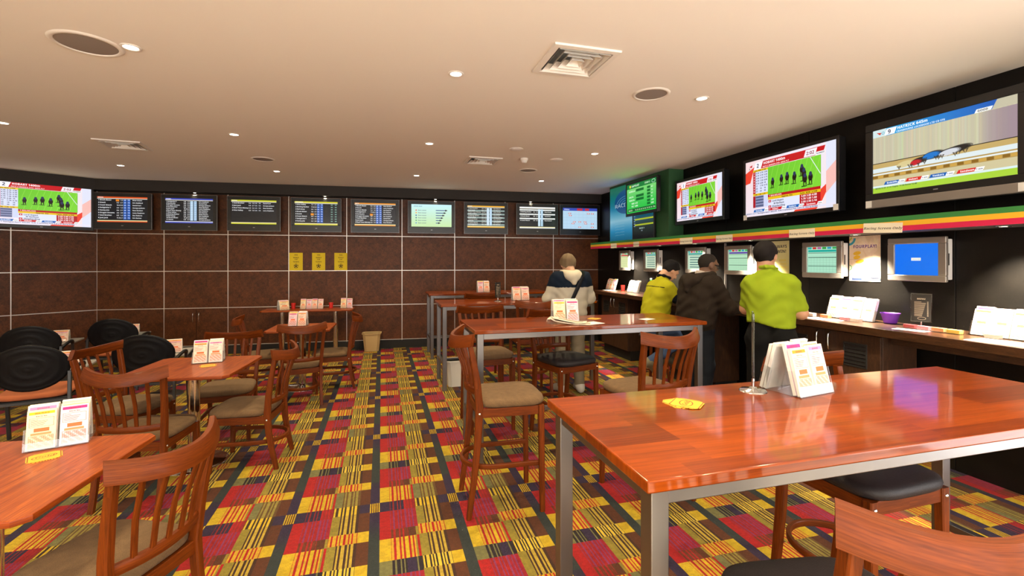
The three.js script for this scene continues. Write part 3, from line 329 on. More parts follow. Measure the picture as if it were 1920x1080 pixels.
// a television or monitor: its group stands at the middle of its back, +z out of the wall
function television(name, label, w, h, tex, p, turn, o = {}) {
  const { b = 0.03, bb = b, depth = 0.07, off = 0.05, group, edge = M.bezel, bar: sb = 0, light = SCREEN_LIGHT, glow = SCREEN_GLOW, stickers = false, lcol = 0xffffff, badge = false, standoff = true } = o;
  const t = thing(name, label, o.category || 'television', p, turn, group), W = w + 2 * b, H = h + b + bb, cy = (b - bb) / 2, z = off + depth;
  part('shell', bx(W - 0.01, H - 0.01, depth, 0, cy, off + depth / 2, 0.008), M.bezel, t);
  if (standoff) part('wall_bracket', bx(Math.min(0.3, w * 0.5), h * 0.5, off, 0, 0, off / 2, 0.004), M.bezel, t);
  part('bezel', [bx(W, b, 0.02, 0, h / 2 + b / 2, z, 0.004), bx(W, bb, 0.02, 0, -h / 2 - bb / 2, z, 0.004), bx(b, h, 0.02, -w / 2 - b / 2, 0, z, 0.004, 'y'), bx(b, h, 0.02, w / 2 + b / 2, 0, z, 0.004, 'y')], o.bezelMat || M.bezel, t);
  if (edge !== M.bezel) part('outer_rim', [bx(W + 0.01, 0.006, 0.016, 0, h / 2 + b, z - 0.004, 0.001), bx(W + 0.01, 0.006, 0.016, 0, -h / 2 - bb, z - 0.004, 0.001), bx(0.006, H, 0.016, -W / 2, cy, z - 0.004, 0.001, 'y'), bx(0.006, H, 0.016, W / 2, cy, z - 0.004, 0.001, 'y')], edge, t);
  part('screen', face(w, h, 0, 0, z + 0.003), glowing(tex, glow), t);
  if (sb) part('speaker_bar', bx(W, sb, 0.05, 0, -h / 2 - bb - sb / 2 + 0.004, z - 0.015, 0.006), M.silver, t);
  if (badge) part('maker_badge', bx(0.03, 0.008, 0.003, 0, -h / 2 - bb * 0.5, z + 0.0105, 0.001), M.bezelEdge, t);
  if (stickers) for (const s of [-1, 1]) part('sticker', plainBox(0.05, 0.055, 0.001, s * (W / 2 - 0.03), -h / 2 - bb - sb + 0.04, z + 0.012), M.paper, t);
  if (light) { const L = new THREE.RectAreaLight(lcol, light, w, h); L.name = 'screen_light'; L.position.set(0, 0, z + 0.02); L.rotation.y = Math.PI; t.add(L); }
  return t;
}
const TURN_R = -Math.PI / 2;
television('television', 'television showing a green horse race, smallest of the race screens on the black wall', 0.896, 0.526, raceTex, [RX - 0.022, 2.382, -5.20], TURN_R, { b: 0.035, bb: 0.05, depth: 0.08, off: 0.10, lcol: 0xffc8c0, badge: true });
television('television', 'television with race odds and stickers on its lower corners, middle of the black wall', 1.09, 0.607, raceTex, [RX - 0.022, 2.367, -3.83], TURN_R, { b: 0.03, bb: 0.045, depth: 0.08, off: 0.10, stickers: true, lcol: 0xffd0d0, badge: true });
television('television', 'nearest and largest television, showing greyhounds racing under a blue banner', 0.923, 0.519, dogTex, [RX - 0.022, 2.39, -2.497], TURN_R, { b: 0.06, bb: 0.055, depth: 0.08, off: 0.10, bar: 0.07, stickers: true, lcol: 0xe8f0e0, badge: true });
television('television', 'green odds board screen mounted in front of the blue banner', 0.83, 0.45, greenTex, [3.91, 2.545, -6.29], TURN_R, { b: 0.03, bb: 0.045, depth: 0.05, off: 0.09, lcol: 0x80ff90, light: 0.7 });
television('wall_monitor', 'dim screen with two yellow streaks below the green odds board', 0.58, 0.38, streakTex, [3.91, 2.12, -6.38], TURN_R, { b: 0.02, depth: 0.03, off: 0.02, light: 0.0, glow: 0.7, category: 'monitor' });
television('television', 'large television with a red and white race display on the left wall', 1.12, 0.63, raceTex, [LC[0] - 0.66 * 0.79 + 0.012 * 0.61, 2.42, LC[1] + 0.66 * 0.61 + 0.012 * 0.79], PHI_L, { b: 0.03, bb: 0.05, depth: 0.06, off: 0.05, lcol: 0xffd0d0, badge: true });
const MON = ['with an orange header and blue columns, leftmost of nine', 'with a purple header and dense white rows, second of nine', 'mostly blank with a yellow-green band, third of nine', 'with blue columns above the first yellow posters, fourth of nine', 'with orange header and nine rows, fifth of nine', 'showing a pale speed map with dark arrows, sixth of nine', 'with pale blue columns and grey bands, seventh of nine', 'with white rows and blank lower half, eighth of nine', 'with light blue grid, last of nine by the corner'];
[-3.986, -3.033, -2.061, -1.076, -0.095, 0.889, 1.888, 2.875, 3.73].forEach((X, i) => {
  const s = (X - 0.03) / Math.cos(PHI_B), w = i === 5 ? 0.72 : 0.70;
  television('wall_monitor', 'black wall monitor ' + MON[i], w, 0.405, boardTex(i), [0.03 + s * Math.cos(PHI_B) + 0.012 * Math.sin(PHI_B), 2.40, -8.80 - s * Math.sin(PHI_B) + 0.012], PHI_B, { b: 0.058, bb: 0.115, depth: 0.07, off: 0.05, edge: M.bezelEdge, group: 'monitors along the panelled wall', light: i === 5 || i === 8 ? 0.3 : 0.1, lcol: i === 8 ? 0x90b0ff : 0xffffff, category: 'monitor', badge: true });
});
const TERM = ['yellow form page, farthest along the counter', 'pale form page, second from the far corner', 'green form page above the yellow shirted man', 'purple header bar, between hoodie and polo men', 'green betting table beside the white poster'];
[[-7.30, 0.36], [-6.48, 0.40], [-5.40, 0.42], [-4.62, 0.42], [-3.527, 0.42], [-2.706, 0.42]].forEach(([z, W], i) => {
  const blue = i === 5, w = W - 0.105, t = thing('betting_terminal', blue ? 'silver betting terminal with a plain bright blue screen' : 'silver framed betting terminal showing a ' + TERM[i], 'terminal', [RX, 1.585, z], TURN_R, 'betting terminals under the pelmet');
  part('case', bx(W - 0.04, 0.31, 0.075, 0, 0, 0.04, 0.006), M.white, t);
  part('front_frame', [bx(W, 0.05, 0.03, 0, 0.148, 0.092, 0.008), bx(W, 0.05, 0.03, 0, -0.148, 0.092, 0.008), bx(0.054, 0.25, 0.03, -W / 2 + 0.027, 0, 0.092, 0.006, 'y'), bx(0.054, 0.25, 0.03, W / 2 - 0.027, 0, 0.092, 0.006, 'y')], M.silver, t);
  part('screen', face(w, 0.25, 0, 0, 0.095), glowing(blue ? blueTex : terminalTex(i), blue ? 1.0 : 0.9), t);
  part('card_slot', plainBox(0.002, 0.09, 0.012, W / 2 - 0.0195, 0.0, 0.045), M.vent, t);
  const L = new THREE.RectAreaLight(blue ? 0x2060ff : 0xe0ffd8, blue ? 0.9 : 0.35, w, 0.25); L.name = 'screen_light'; L.position.set(0, 0, 0.112); L.rotation.y = Math.PI; t.add(L);
});
function sheet(name, label, cat, w, h, tex, p, turn, group, tilt = 0) { const g = bx(w, h, 0.0015, 0, 0, 0.001, 0.0005); const o = thing(name, label, cat, p, turn, group); const b = part('backing_sheet', g, M.paper, o); const f = part('print', face(w, h, 0, 0, 0.0025), printed(tex), o); o.rotation.z = 0; b.rotation.z = f.rotation.z = tilt; return o; }
sheet('poster', 'white poster with yellow coins and purple heading beside the blue terminal', 'poster', 0.28, 0.405, fourTex, [RX - 0.003, 1.595, -3.185], TURN_R);
sheet('poster', 'cream poster partly hidden by the head of the man in lime', 'poster', 0.30, 0.36, alwaysTex, [RX - 0.003, 1.61, -4.135], TURN_R);
[-1.429, -1.06, -0.691].forEach((X, i) => { const s = (X - 0.03) / Math.cos(PHI_B); sheet('ticket_poster', 'small yellow ticket poster on the brown panels, ' + ['leftmost', 'middle', 'rightmost'][i] + ' of three', 'poster', 0.217, 0.307, fifaTex, [0.03 + s * Math.cos(PHI_B) + 0.012 * Math.sin(PHI_B), 1.565, -8.80 - s * Math.sin(PHI_B) + 0.0125], PHI_B, 'yellow ticket posters'); });
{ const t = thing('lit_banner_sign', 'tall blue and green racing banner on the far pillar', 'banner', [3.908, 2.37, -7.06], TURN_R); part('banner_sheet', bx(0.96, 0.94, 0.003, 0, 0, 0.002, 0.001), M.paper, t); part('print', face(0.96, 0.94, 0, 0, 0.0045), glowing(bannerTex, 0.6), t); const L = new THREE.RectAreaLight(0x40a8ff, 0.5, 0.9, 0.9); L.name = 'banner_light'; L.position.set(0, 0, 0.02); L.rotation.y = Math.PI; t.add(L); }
[[-7.01, 0.2, 'farthest from the viewer'], [-6.3, 0.16, 'second from the far end'], [-5.10, 0.25, 'third from the far end'], [-4.42, 0.26, 'above the man in the dark hoodie'], [-3.415, 0.27, 'above the green betting table screen'], [-2.70, 0.29, 'nearest and largest']].forEach(([z, w, d], i) => sheet('paper_notice', 'white paper notice taped on the striped pelmet, ' + d, 'notice', w, 0.075, onlyTex, [3.6935, 1.826, z], TURN_R, 'paper notices on the pelmet', [0, 0, 0, 0, -0.01, -0.05][i]));

// ================= counter =================
{ const t = thing('betting_counter', 'long dark timber laminate counter along the black wall', 'counter', [0, 0, 0]);
  part('worktop', bx(0.53, 0.06, 6.95, 3.885, 1.03, -4.275, 0.004, 'z'), M.counter, t);
  part('under_rail', bx(0.03, 0.05, 1.9, 3.80, 0.955, -1.75, 0.003, 'z'), M.cabinet, t); }
function cabinet(z0, z1, label) {
  const t = thing('counter_cabinet', label, 'cabinet', [3.72, 0, (z0 + z1) / 2], TURN_R, 'cabinets under the counter'), w = z1 - z0;
  part('body', bx(w, 0.84, 0.36, 0, 0.575, -0.20, 0.003, 'y'), M.cabinet, t); part('kick_board', bx(w, 0.15, 0.3, 0, 0.078, -0.2, 0.002), M.kick, t);
  for (const s of [-1, 1]) {
    const d = part('door', bx(w / 2 - 0.006, 0.82, 0.02, s * w / 4, 0.57, -0.009, 0.002, 'y'), M.cabinet, t);
    part('handle', tube([[s * 0.055, 0.965, 0], [s * 0.055, 0.955, 0.025], [s * 0.055, 0.885, 0.034], [s * 0.055, 0.82, 0.025], [s * 0.055, 0.81, 0]], 0.006), M.chrome, d);
    part('vent_frame', [bx(0.20, 0.012, 0.008, s * 0.27, 0.90, 0.004, 0.002), bx(0.20, 0.012, 0.008, s * 0.27, 0.715, 0.004, 0.002), bx(0.012, 0.19, 0.008, s * 0.27 - 0.095, 0.807, 0.004, 0.002), bx(0.012, 0.19, 0.008, s * 0.27 + 0.095, 0.807, 0.004, 0.002), plainBox(0.18, 0.18, 0.002, s * 0.27, 0.807, 0.002)], M.vent, d);
    for (let k = 0; k < 6; k++) { const g = bx(0.18, 0.018, 0.004, 0, 0, 0, 0.001); g.rotateX(0.6); g.translate(s * 0.27, 0.732 + k * 0.03, 0.006); part('vent_slat', g, M.blackSteel, d); }
  }
}
cabinet(-3.68, -2.73, 'brown two door cabinet with black louvred vents, nearest under the counter'); cabinet(-7.50, -6.60, 'brown two door cabinet at the far end under the counter');
cabinet(-5.55, -4.65, 'brown two door cabinet in the dark behind the standing men');

// ================= tables =================
const TL = 2.05, TD = 0.70;
function highTable(label, x0, z1) {   // x0 = left edge, z1 = near edge
  const t = thing('high_table', label, 'table', [x0 + TL / 2, 0, z1 - TD / 2], 0, 'long high tables'), X = TL / 2 - 0.05, Z = TD / 2 - 0.05;
  part('tabletop', bx(TL, 0.032, TD, 0, 1.034, 0, 0.006), M.top, t);
  for (const a of [-1, 1]) for (const b of [-1, 1]) part('leg', bx(0.05, 1.018, 0.05, a * X, 0.509, b * Z, 0.003, 'y'), M.steel, t);
  for (const b of [-1, 1]) part('apron_rail', bx(2 * X - 0.05, 0.045, 0.04, 0, 0.995, b * Z, 0.003), M.steel, t);
  for (const a of [-1, 1]) { part('end_rail', bx(0.04, 0.045, 2 * Z - 0.05, a * X, 0.995, 0, 0.003, 'z'), M.steel, t); part('foot_rail', bx(0.035, 0.035, 2 * Z - 0.05, a * X, 0.31, 0, 0.003, 'z'), M.steel, t); }
  part('long_foot_rail', bx(2 * X - 0.035, 0.035, 0.035, 0, 0.31, 0, 0.003), M.steel, t);
}
highTable('nearest long high table with glossy red timber top and steel frame', 0.605, -0.98); highTable('second long high table with a folded newspaper on its red timber top', 0.675, -3.47); highTable('third long high table with a black menu stand on top', 0.69, -5.66); highTable('farthest long high table next to the panelled wall', 0.735, -7.56);
function lowTable(label, x, z, w, d, turn, h = 0.75, posts = [[0, 0]], group = 'low cafe tables') {
  const t = thing('cafe_table', label, 'table', [x, 0, z], turn, group), c = 0.035, s = new THREE.Shape();
  s.moveTo(-w / 2 + c, -d / 2); s.lineTo(w / 2 - c, -d / 2); s.lineTo(w / 2, -d / 2 + c); s.lineTo(w / 2, d / 2 - c); s.lineTo(w / 2 - c, d / 2); s.lineTo(-w / 2 + c, d / 2); s.lineTo(-w / 2, d / 2 - c); s.lineTo(-w / 2, -d / 2 + c); s.closePath();
  const g = new THREE.ExtrudeGeometry(s, { depth: 0.012, bevelEnabled: true, bevelThickness: 0.006, bevelSize: 0.004, bevelSegments: 2 }); g.rotateX(-Math.PI / 2); g.translate(0, h - 0.018, 0); part('tabletop', metric(g, 'z'), M.low, t);
  for (const [px, pz] of posts) {
    part('column', cyl(0.042, 0.042, h - 0.05, px, (h - 0.05) / 2 + 0.02, pz, 28), M.chrome, t); const b = lathe([[0.045, 0.045], [0.06, 0.03], [0.21, 0.012], [0.235, 0.004], [0.235, 0]], 40); b.translate(px, 0, pz); part('base_plate', b, M.chrome, t);
    part('top_spider', [bx(0.34, 0.012, 0.04, px, h - 0.03, pz), bx(0.04, 0.012, 0.34, px, h - 0.03, pz, 0.002, 'z')], M.blackSteel, t);
  }
}
lowTable('nearest low timber table with leaflets, cut by the left edge', -1.45, -2.27, 0.78, 0.77, -0.09); lowTable('low timber table with four chairs, middle of the left side', -1.41, -4.20, 0.76, 0.75, -0.09); lowTable('farther low timber table with leaflets behind slatted chairs', -0.95, -6.36, 0.72, 0.68, -0.04);
lowTable('low timber table against the panelled wall with leaflets and red cups', -1.17, -8.54, 1.42, 0.46, PHI_B, 0.765, [[-0.42, 0], [0.42, 0]]);

// ================= slat back chairs and bar stools =================
function cushion(w, d, h, y0, zc) {
  const rings = [[0, 0], [0.93, 0], [0.985, 0.18], [1, 0.45], [0.975, 0.72], [0.9, 0.87], [0.7, 0.96], [0.4, 1.0], [0, 1.02]], N = 40, P = [], I = [], U = [];
  rings.forEach(([s, y]) => { for (let k = 0; k < N; k++) { const a = k / N * Math.PI * 2, c = Math.cos(a), q = Math.sin(a), e = 2 / 4.5, X = Math.sign(c) * Math.abs(c) ** e, Z = Math.sign(q) * Math.abs(q) ** e, taper = 1 - 0.06 * (1 - Z) / 2; P.push(X * s * w / 2 * taper, y0 + y * h, zc + Z * s * d / 2); U.push(X * s * w / 2, Z * s * d / 2 + y * h); } });
  for (let r = 0; r + 1 < rings.length; r++) for (let k = 0; k < N; k++) { const a = r * N + k, b = r * N + (k + 1) % N; I.push(a, a + N, b, b, a + N, b + N); }
  const g = new THREE.BufferGeometry(); g.setAttribute('position', new THREE.Float32BufferAttribute(P, 3)); g.setAttribute('uv', new THREE.Float32BufferAttribute(U, 2)); g.setIndex(I); g.computeVertexNormals(); return g;
}
function seatMaker(name, label, cat, sh, bh, ring, cloth, group) {   // faces +z
  const t = thing(name, label, cat, [0, -50, 0], 0, group), k = sh - 0.46;
  const zb = y => y < sh - 0.05 ? -0.205 - 0.065 * Math.max(0, (sh - 0.05 - y) / (sh - 0.05)) ** 1.6 : -0.205 - 0.075 * Math.max(0, (y - sh + 0.05) / (bh - sh + 0.05)) ** 1.5;
  const upX = y => y < sh - 0.05 ? 0.190 : 0.190 + 0.032 * (y - sh + 0.05) / (bh - sh + 0.05);
  const ys = [0, sh * 0.3, sh * 0.6, sh - 0.05, sh + 0.1, sh + 0.22, bh - 0.10, bh - 0.06];
  for (const s of [-1, 1]) {
    part('rear_leg', loft(ys.map((y, i) => ({ p: V(s * upX(y), y, zb(y)), u: V(s * 0.0165, 0, 0), v: V(0, 0, [0.015, 0.018, 0.021, 0.023, 0.021, 0.018, 0.016, 0.015][i]) }))), M.chair, t);
    part('front_leg', bar(V(s * 0.195, sh - 0.055, 0.185), V(s * 0.198, 0, 0.195), 0.019, 0.019, V(1, 0, 0), 0.015, 0.015), M.chair, t);
    part('side_rail', bx(0.022, 0.055, 0.37, s * 0.193, sh - 0.085, -0.01, 0.003, 'z'), M.chair, t);
    for (const [y, z] of [[sh - 0.085, 0.186], [sh - 0.085, -0.206]]) { const b = lathe([[0, 0.005], [0.006, 0.004], [0.008, 0]], 12); b.rotateX(z > 0 ? Math.PI / 2 : 0); if (z > 0) b.translate(s * 0.195, y, z + 0.019); else { b.rotateZ(-s * Math.PI / 2); b.translate(s * 0.2105, y, z); } part('bolt', b, M.chrome, t); }
  }
  part('front_rail', bx(0.37, 0.055, 0.022, 0, sh - 0.085, 0.185), M.chair, t); part('rear_rail', bx(0.37, 0.055, 0.022, 0, sh - 0.085, -0.205), M.chair, t);
  part('seat_pad', cushion(0.45, 0.44, 0.062, sh - 0.057, 0.005), cloth, t);
  const arc = (hw, y, z0, sag, n = 13) => Array.from({ length: n }, (_, i) => { const x = -hw + 2 * hw * i / (n - 1); return V(x, y, z0 - sag * (1 - (x / hw) ** 2)); });
  const zt = zb(bh - 0.04);
  part('top_rail', (() => { const a = arc(0.240, bh - 0.037, zt + 0.016, 0.105); a.forEach(p => { p.y += -0.014 + 0.032 * (p.x / 0.24) ** 2; }); const st = a.map((p, i) => { const d = a[Math.min(i + 1, 12)].clone().sub(a[Math.max(i - 1, 0)]).normalize(), u = V(0, 1, 0).cross(d).normalize(); return { p, u: u.clone().multiplyScalar(0.0125), v: V(0, 0.037, 0).addScaledVector(u, -0.010) }; }); return loft(st); })(), M.chair, t);
  part('lower_rail', curveBar(arc(0.192, sh + 0.045, zb(sh + 0.045), 0.05), 0.011, 0.02), M.chair, t);
  for (let i = 0; i < 5; i++) { const f = -0.128 + i * 0.064, g = 1 - (f / 0.2) ** 2, p = V(f * 0.94, sh + 0.05, zb(sh + 0.05) - 0.05 * g), q = V(f * 1.14, bh - 0.075, zb(bh - 0.075) - 0.088 * g + 0.008), m = p.clone().lerp(q, 0.5).add(V(0, 0, 0.012)); part('slat', loft([p, m, q].map(c => ({ p: c, u: V(0.0105, 0, 0), v: V(0, 0, 0.006) }))), M.chair, t); }
  const U = []; for (let i = 0; i <= 22; i++) { const a = Math.PI * (i / 22), z = -0.10 - 0.19 * Math.sin(a), x = -0.178 * Math.cos(a); U.push(V(x, ring, z)); } U.unshift(V(-0.182, ring, 0.185)); U.push(V(0.182, ring, 0.185));
  part('foot_hoop', curveBar(U, 0.010, 0.0145), M.chair, t);
  t.userData.kindName = name; return t;
}
const faceDir = (dx, dz) => Math.atan2(dx, dz);
function seats(proto, list, group) { list.forEach(([label, x, z, turn], i) => { if (!i) { proto.position.set(x, 0, z); proto.rotation.y = turn; proto.userData.label = label; } else copy(proto, label, [x, 0, z], turn, group); }); list.length && delete proto.userData.kindName; scene.children.forEach(o => delete o.userData.kindName); }
const GC = 'slat back dining chairs', GS = 'slat back bar stools';
seats(seatMaker('dining_chair', '', 'chair', 0.46, 0.89, 0.20, M.tan, GC), [
  ['slat back timber chair in the near left foreground, brown seat under the nearest table', -1.02, -2.17, faceDir(-0.92, -0.40)],
  ['slat back timber chair with its back to the viewer beside the middle table', -1.52, -3.76, faceDir(0.12, -1)],
  ['slat back timber chair at the left side of the middle table', -1.92, -4.42, faceDir(1, 0.25)],
  ['slat back timber chair on the far side of the middle table, facing the viewer', -1.34, -4.79, faceDir(0.08, 1)],
  ['slat back timber chair at the right of the middle table, side on', -1.01, -4.12, faceDir(-1, -0.12)],
  ['slat back timber chair with its back to the viewer at the farther table', -0.88, -5.72, faceDir(-0.25, -1)],
  ['timber chair side on at the right of the farther table', -0.60, -6.28, faceDir(-1, 0.05)],
  ['slat back timber chair at the left of the farther table, mostly hidden', -1.36, -6.36, faceDir(1, -0.2)]], GC);
seats(seatMaker('bar_stool', '', 'bar stool', 0.725, 1.115, 0.30, M.tan, GS), [
  ['tall slat back bar stool with tan seat in the aisle, side on', 0.79, -3.0, faceDir(1, 0.04)],
  ['tall bar stool with tan seat and its back to the viewer at the second table', 1.74, -2.885, faceDir(-0.18, -0.98)],
  ['bar stool behind the second high table at its left end', 0.98, -4.40, faceDir(0.05, 1)],
  ['bar stool on the far side of the third high table', 1.34, -6.16, faceDir(-0.05, 1)],
  ['bar stool at the near side of the third high table, beside the jacketed person', 1.72, -5.37, faceDir(0.05, -1)]], GS);
seats(seatMaker('bar_stool', '', 'bar stool', 0.725, 1.115, 0.30, M.vinyl, GS), [
  ['bar stool with black seat tucked under the nearest high table from behind', 1.96, -1.53, faceDir(0.03, 1)],
  ['bar stool in the bottom right corner with black seat, nearest to the viewer', 1.07, -0.88, faceDir(0.15, -1)],
  ['bar stool with dark seat tucked under the second high table, facing the viewer', 1.60, -3.95, faceDir(0.28, 1)]], GS);

// black oval back chairs with rust seats
{ const t = thing('conference_chair', '', 'chair', [0, 0, 0], 0, 'black oval back chairs');
  part('seat_pan', bx(0.50, 0.02, 0.46, 0, 0.415, 0, 0.008), M.blackPlastic, t); part('seat_pad', cushion(0.50, 0.47, 0.055, 0.425, 0), M.rust, t);
  const back = (() => { const N = 36, R = 9, P = [], I = [], U = []; const put = (r, a, side) => { const x = 0.25 * r * Math.cos(a), y = 0.69 + 0.195 * r * Math.sin(a), dish = 0.045 * (x / 0.25) ** 2, ridge = 0.0012 * Math.max(-0.4, Math.sin(r * 19)) * (r < 0.9 ? 1 : 0); P.push(x, y, -0.25 - 0.12 * (y - 0.6) + dish + side * (r < 0.98 ? 0.009 : 0.004) + (side < 0 ? -ridge : ridge)); U.push(x, y); };
    for (const side of [-1, 1]) for (let r = 0; r <= R * 3; r++) for (let k = 0; k < N; k++) put(r / (R * 3), k / N * Math.PI * 2, side);
    const rows = R * 3 + 1; for (let s = 0; s < 2; s++) for (let r = 0; r + 1 < rows; r++) for (let k = 0; k < N; k++) { const b = s * rows * N, a0 = b + r * N + k, a1 = b + r * N + (k + 1) % N; s ? I.push(a0, a0 + N, a1, a1, a0 + N, a1 + N) : I.push(a0, a1, a0 + N, a1, a1 + N, a0 + N); }
    for (let k = 0; k < N; k++) { const a = (rows - 1) * N + k, b = (rows - 1) * N + (k + 1) % N, c = a + rows * N, d = b + rows * N; I.push(a, b, c, b, d, c); }
    const g = new THREE.BufferGeometry(); g.setAttribute('position', new THREE.Float32BufferAttribute(P, 3)); g.setAttribute('uv', new THREE.Float32BufferAttribute(U, 2)); g.setIndex(I); g.computeVertexNormals(); return g; })();
  part('oval_back', back, M.blackPlastic, t);
  for (const s of [-1, 1]) { part('rear_leg', bar(V(s * 0.245, 0.64, -0.225), V(s * 0.25, 0, -0.27), 0.013, 0.013), M.blackSteel, t); part('front_leg', bar(V(s * 0.255, 0.64, 0.12), V(s * 0.26, 0, 0.22), 0.013, 0.013), M.blackSteel, t); part('armrest', tube([[s * 0.25, 0.62, -0.235], [s * 0.268, 0.655, -0.12], [s * 0.272, 0.66, 0.04], [s * 0.257, 0.63, 0.13]], 0.016), M.blackPlastic, t); }
  part('seat_frame', [bx(0.52, 0.025, 0.025, 0, 0.40, -0.22), bx(0.52, 0.025, 0.025, 0, 0.40, 0.16)], M.blackSteel, t);
  const list = [['black oval back chair with rust seat, nearest at the left edge', -2.85, -5.02, Math.PI + 0.25], ['black oval back chair behind the nearest one at the left edge', -3.67, -6.43, Math.PI + 0.25], ['black oval back chair farthest back, near the wall corner', -3.14, -6.97, Math.PI + 0.1], ['black oval back chair behind the middle timber table', -2.19, -5.44, Math.PI + 0.1]];
  list.forEach(([l, x, z, a], i) => { if (!i) { t.position.set(x, 0, z); t.rotation.y = a; t.userData.label = l; } else copy(t, l, [x, 0, z], a, 'black oval back chairs'); }); }
[[-3.20, -5.88, 'beyond the nearest black chair'], [-4.24, -7.67, 'by the left wall'], [-3.62, -8.12, 'nearest the wall corner'], [-2.48, -6.42, 'behind the middle timber table']].forEach(([x, z, w]) => {
  const t = thing('side_table', 'small grey topped table with a black post ' + w, 'table', [x, 0, z], 0.2, 'small grey tables'); part('tabletop', bx(0.55, 0.022, 0.5, 0, 0.489, 0, 0.006), M.greyTop, t); part('post', cyl(0.025, 0.025, 0.46, 0, 0.24, 0), M.blackSteel, t); part('foot', lathe([[0.03, 0.04], [0.2, 0.012], [0.21, 0]], 28), M.blackSteel, t); });

// ================= leaflets, stands and small things =================
function leaflets(label, p, turn, o = {}) {
  const { n = 2, w = 0.092, h = 0.19, two = true, set = 0, group = 'leaflet holders', lean = 0.24 } = o, t = thing('leaflet_holder', label, 'leaflets', p, turn, group), W = n * (w + 0.006) + 0.006, D = h * Math.sin(lean) + 0.05;
  part('clear_base', plainBox(W, 0.003, two ? 2 * D : D, 0, 0.0015, two ? 0 : D / 2 - 0.02), M.acrylic, t);
  for (const s of two ? [1, -1] : [1]) {
    const rot = (g, z0, y0 = 0.004) => { g.rotateX(-lean); g.translate(0, y0, z0); if (s < 0) g.rotateY(Math.PI); return g; };
    part('clear_back', rot(plainBox(W, h * 0.96, 0.003, 0, h * 0.48, 0), D - 0.045), M.acrylic, t);
    part('clear_lip', rot(plainBox(W, h * 0.2, 0.003, 0, h * 0.1, 0), D - 0.004), M.acrylic, t);
    for (const e of [-1, 1]) part('clear_side', rot(plainBox(0.003, h * 0.5, 0.042, e * (W / 2 - 0.0015), h * 0.25, 0), D - 0.025), M.acrylic, t);
    for (let i = 0; i < n; i++) for (let q = 0; q < 2; q++) { const x = (i - (n - 1) / 2) * (w + 0.006), hh = h * (q ? 0.98 : 1.05) - 0.006 * ((i + q) % 2), zq = q ? D - 0.015 : D - 0.032; const b = part('slip_stack', rot(plainBox(w - 0.004 * q, hh, 0.013, x + 0.003 * (i % 2), hh / 2, 0), zq, 0.005), M.paper, t); part('printed_slip', rot(face(w - 0.004 * q, hh, x + 0.003 * (i % 2), hh / 2, 0.0072), zq, 0.005), slips[(i + q + set) % 4], b); }
  } return t;
}
leaflets('leaflet holder stuffed with pink slips on the nearest high table', [1.61, 1.05, -1.52], 0.16, { set: 2 });
leaflets('leaflet holder with pink and yellow slips on the nearest low table', [-1.40, 0.75, -2.60], 0.32, { set: 0, h: 0.175, w: 0.098 });
leaflets('leaflet holder on the middle low table', [-1.36, 0.75, -4.38], 0.12, { set: 2, h: 0.17, w: 0.098 });
leaflets('leaflet holder on the second high table behind the newspaper', [1.55, 1.05, -3.85], -0.18, { set: 0, w: 0.105, h: 0.18 });
leaflets('leaflet holder with magenta and orange slips on the third high table', [1.80, 1.05, -6.06], -0.1, { set: 2, w: 0.105, h: 0.17 });
leaflets('leaflet holder on the farthest high table', [1.66, 1.05, -7.80], -0.05, { set: 1, w: 0.095, h: 0.18 });
leaflets('leaflet holder on the farther low table', [-1.02, 0.75, -6.52], -0.1, { set: 1, w: 0.10, h: 0.17 });
leaflets('slanted leaflet holder, left end of the table against the wall', [-1.57, 0.765, -8.52], 0.5, { n: 1, w: 0.15, h: 0.15, two: true });
leaflets('four white slips in a row between two red cups', [-1.13, 0.765, -8.62], PHI_B, { n: 4, w: 0.085, h: 0.16, two: false });
leaflets('pair of white slips, right end of the table against the wall', [-0.575, 0.765, -8.62], PHI_B, { n: 2, w: 0.09, h: 0.16, two: false });
[[-3.08, -5.86, 'beyond the nearest black chair'], [-4.12, -7.65, 'by the left wall'], [-3.51, -8.10, 'nearest the wall corner'], [-2.36, -6.40, 'behind the middle timber table']].forEach(([x, z, w]) => leaflets('white leaflet block on the small grey table ' + w, [x, 0.50, z], 0.3, { n: 1, w: 0.17, h: 0.14, two: true, set: 3 }));
const GR = 'leaflet racks on the counter';
[[-1.97, 6, 'nearest, at the right edge'], [-3.17, 4, 'to the left of the purple bowl'], [-5.08, 2, 'in front of the hoodie man'], [-6.85, 3, 'beside the green bottle'], [-7.62, 3, 'farthest, beside the red cup']].forEach(([z, n, w]) => leaflets('bright white leaflet rack on the dark counter, ' + w, [4.03, 1.061, z], TURN_R, { n, w: 0.10, h: 0.19, two: false, group: GR, set: n, lean: 0.3 }));
function cardBox(x, z, m, label) { const t = thing('card_box', label, 'card box', [x, 1.06, z], TURN_R, 'low boxes of betting cards'); part('tray', [plainBox(0.085, 0.004, 0.05, 0, 0.002, 0), plainBox(0.085, 0.03, 0.003, 0, 0.015, 0.024), plainBox(0.003, 0.03, 0.05, -0.042, 0.015, 0), plainBox(0.003, 0.03, 0.05, 0.042, 0.015, 0)], M.acrylic, t); part('cards', bx(0.076, 0.026, 0.042, 0, 0.018, 0, 0.001), m, t); }
const cardM = [S({ color: lin(0.42, 0.05, 0.06) }), S({ color: lin(0.62, 0.22, 0.26) }), S({ color: lin(0.66, 0.26, 0.10) }), S({ color: lin(0.72, 0.46, 0.08) }), S({ color: lin(0.72, 0.56, 0.48) })];
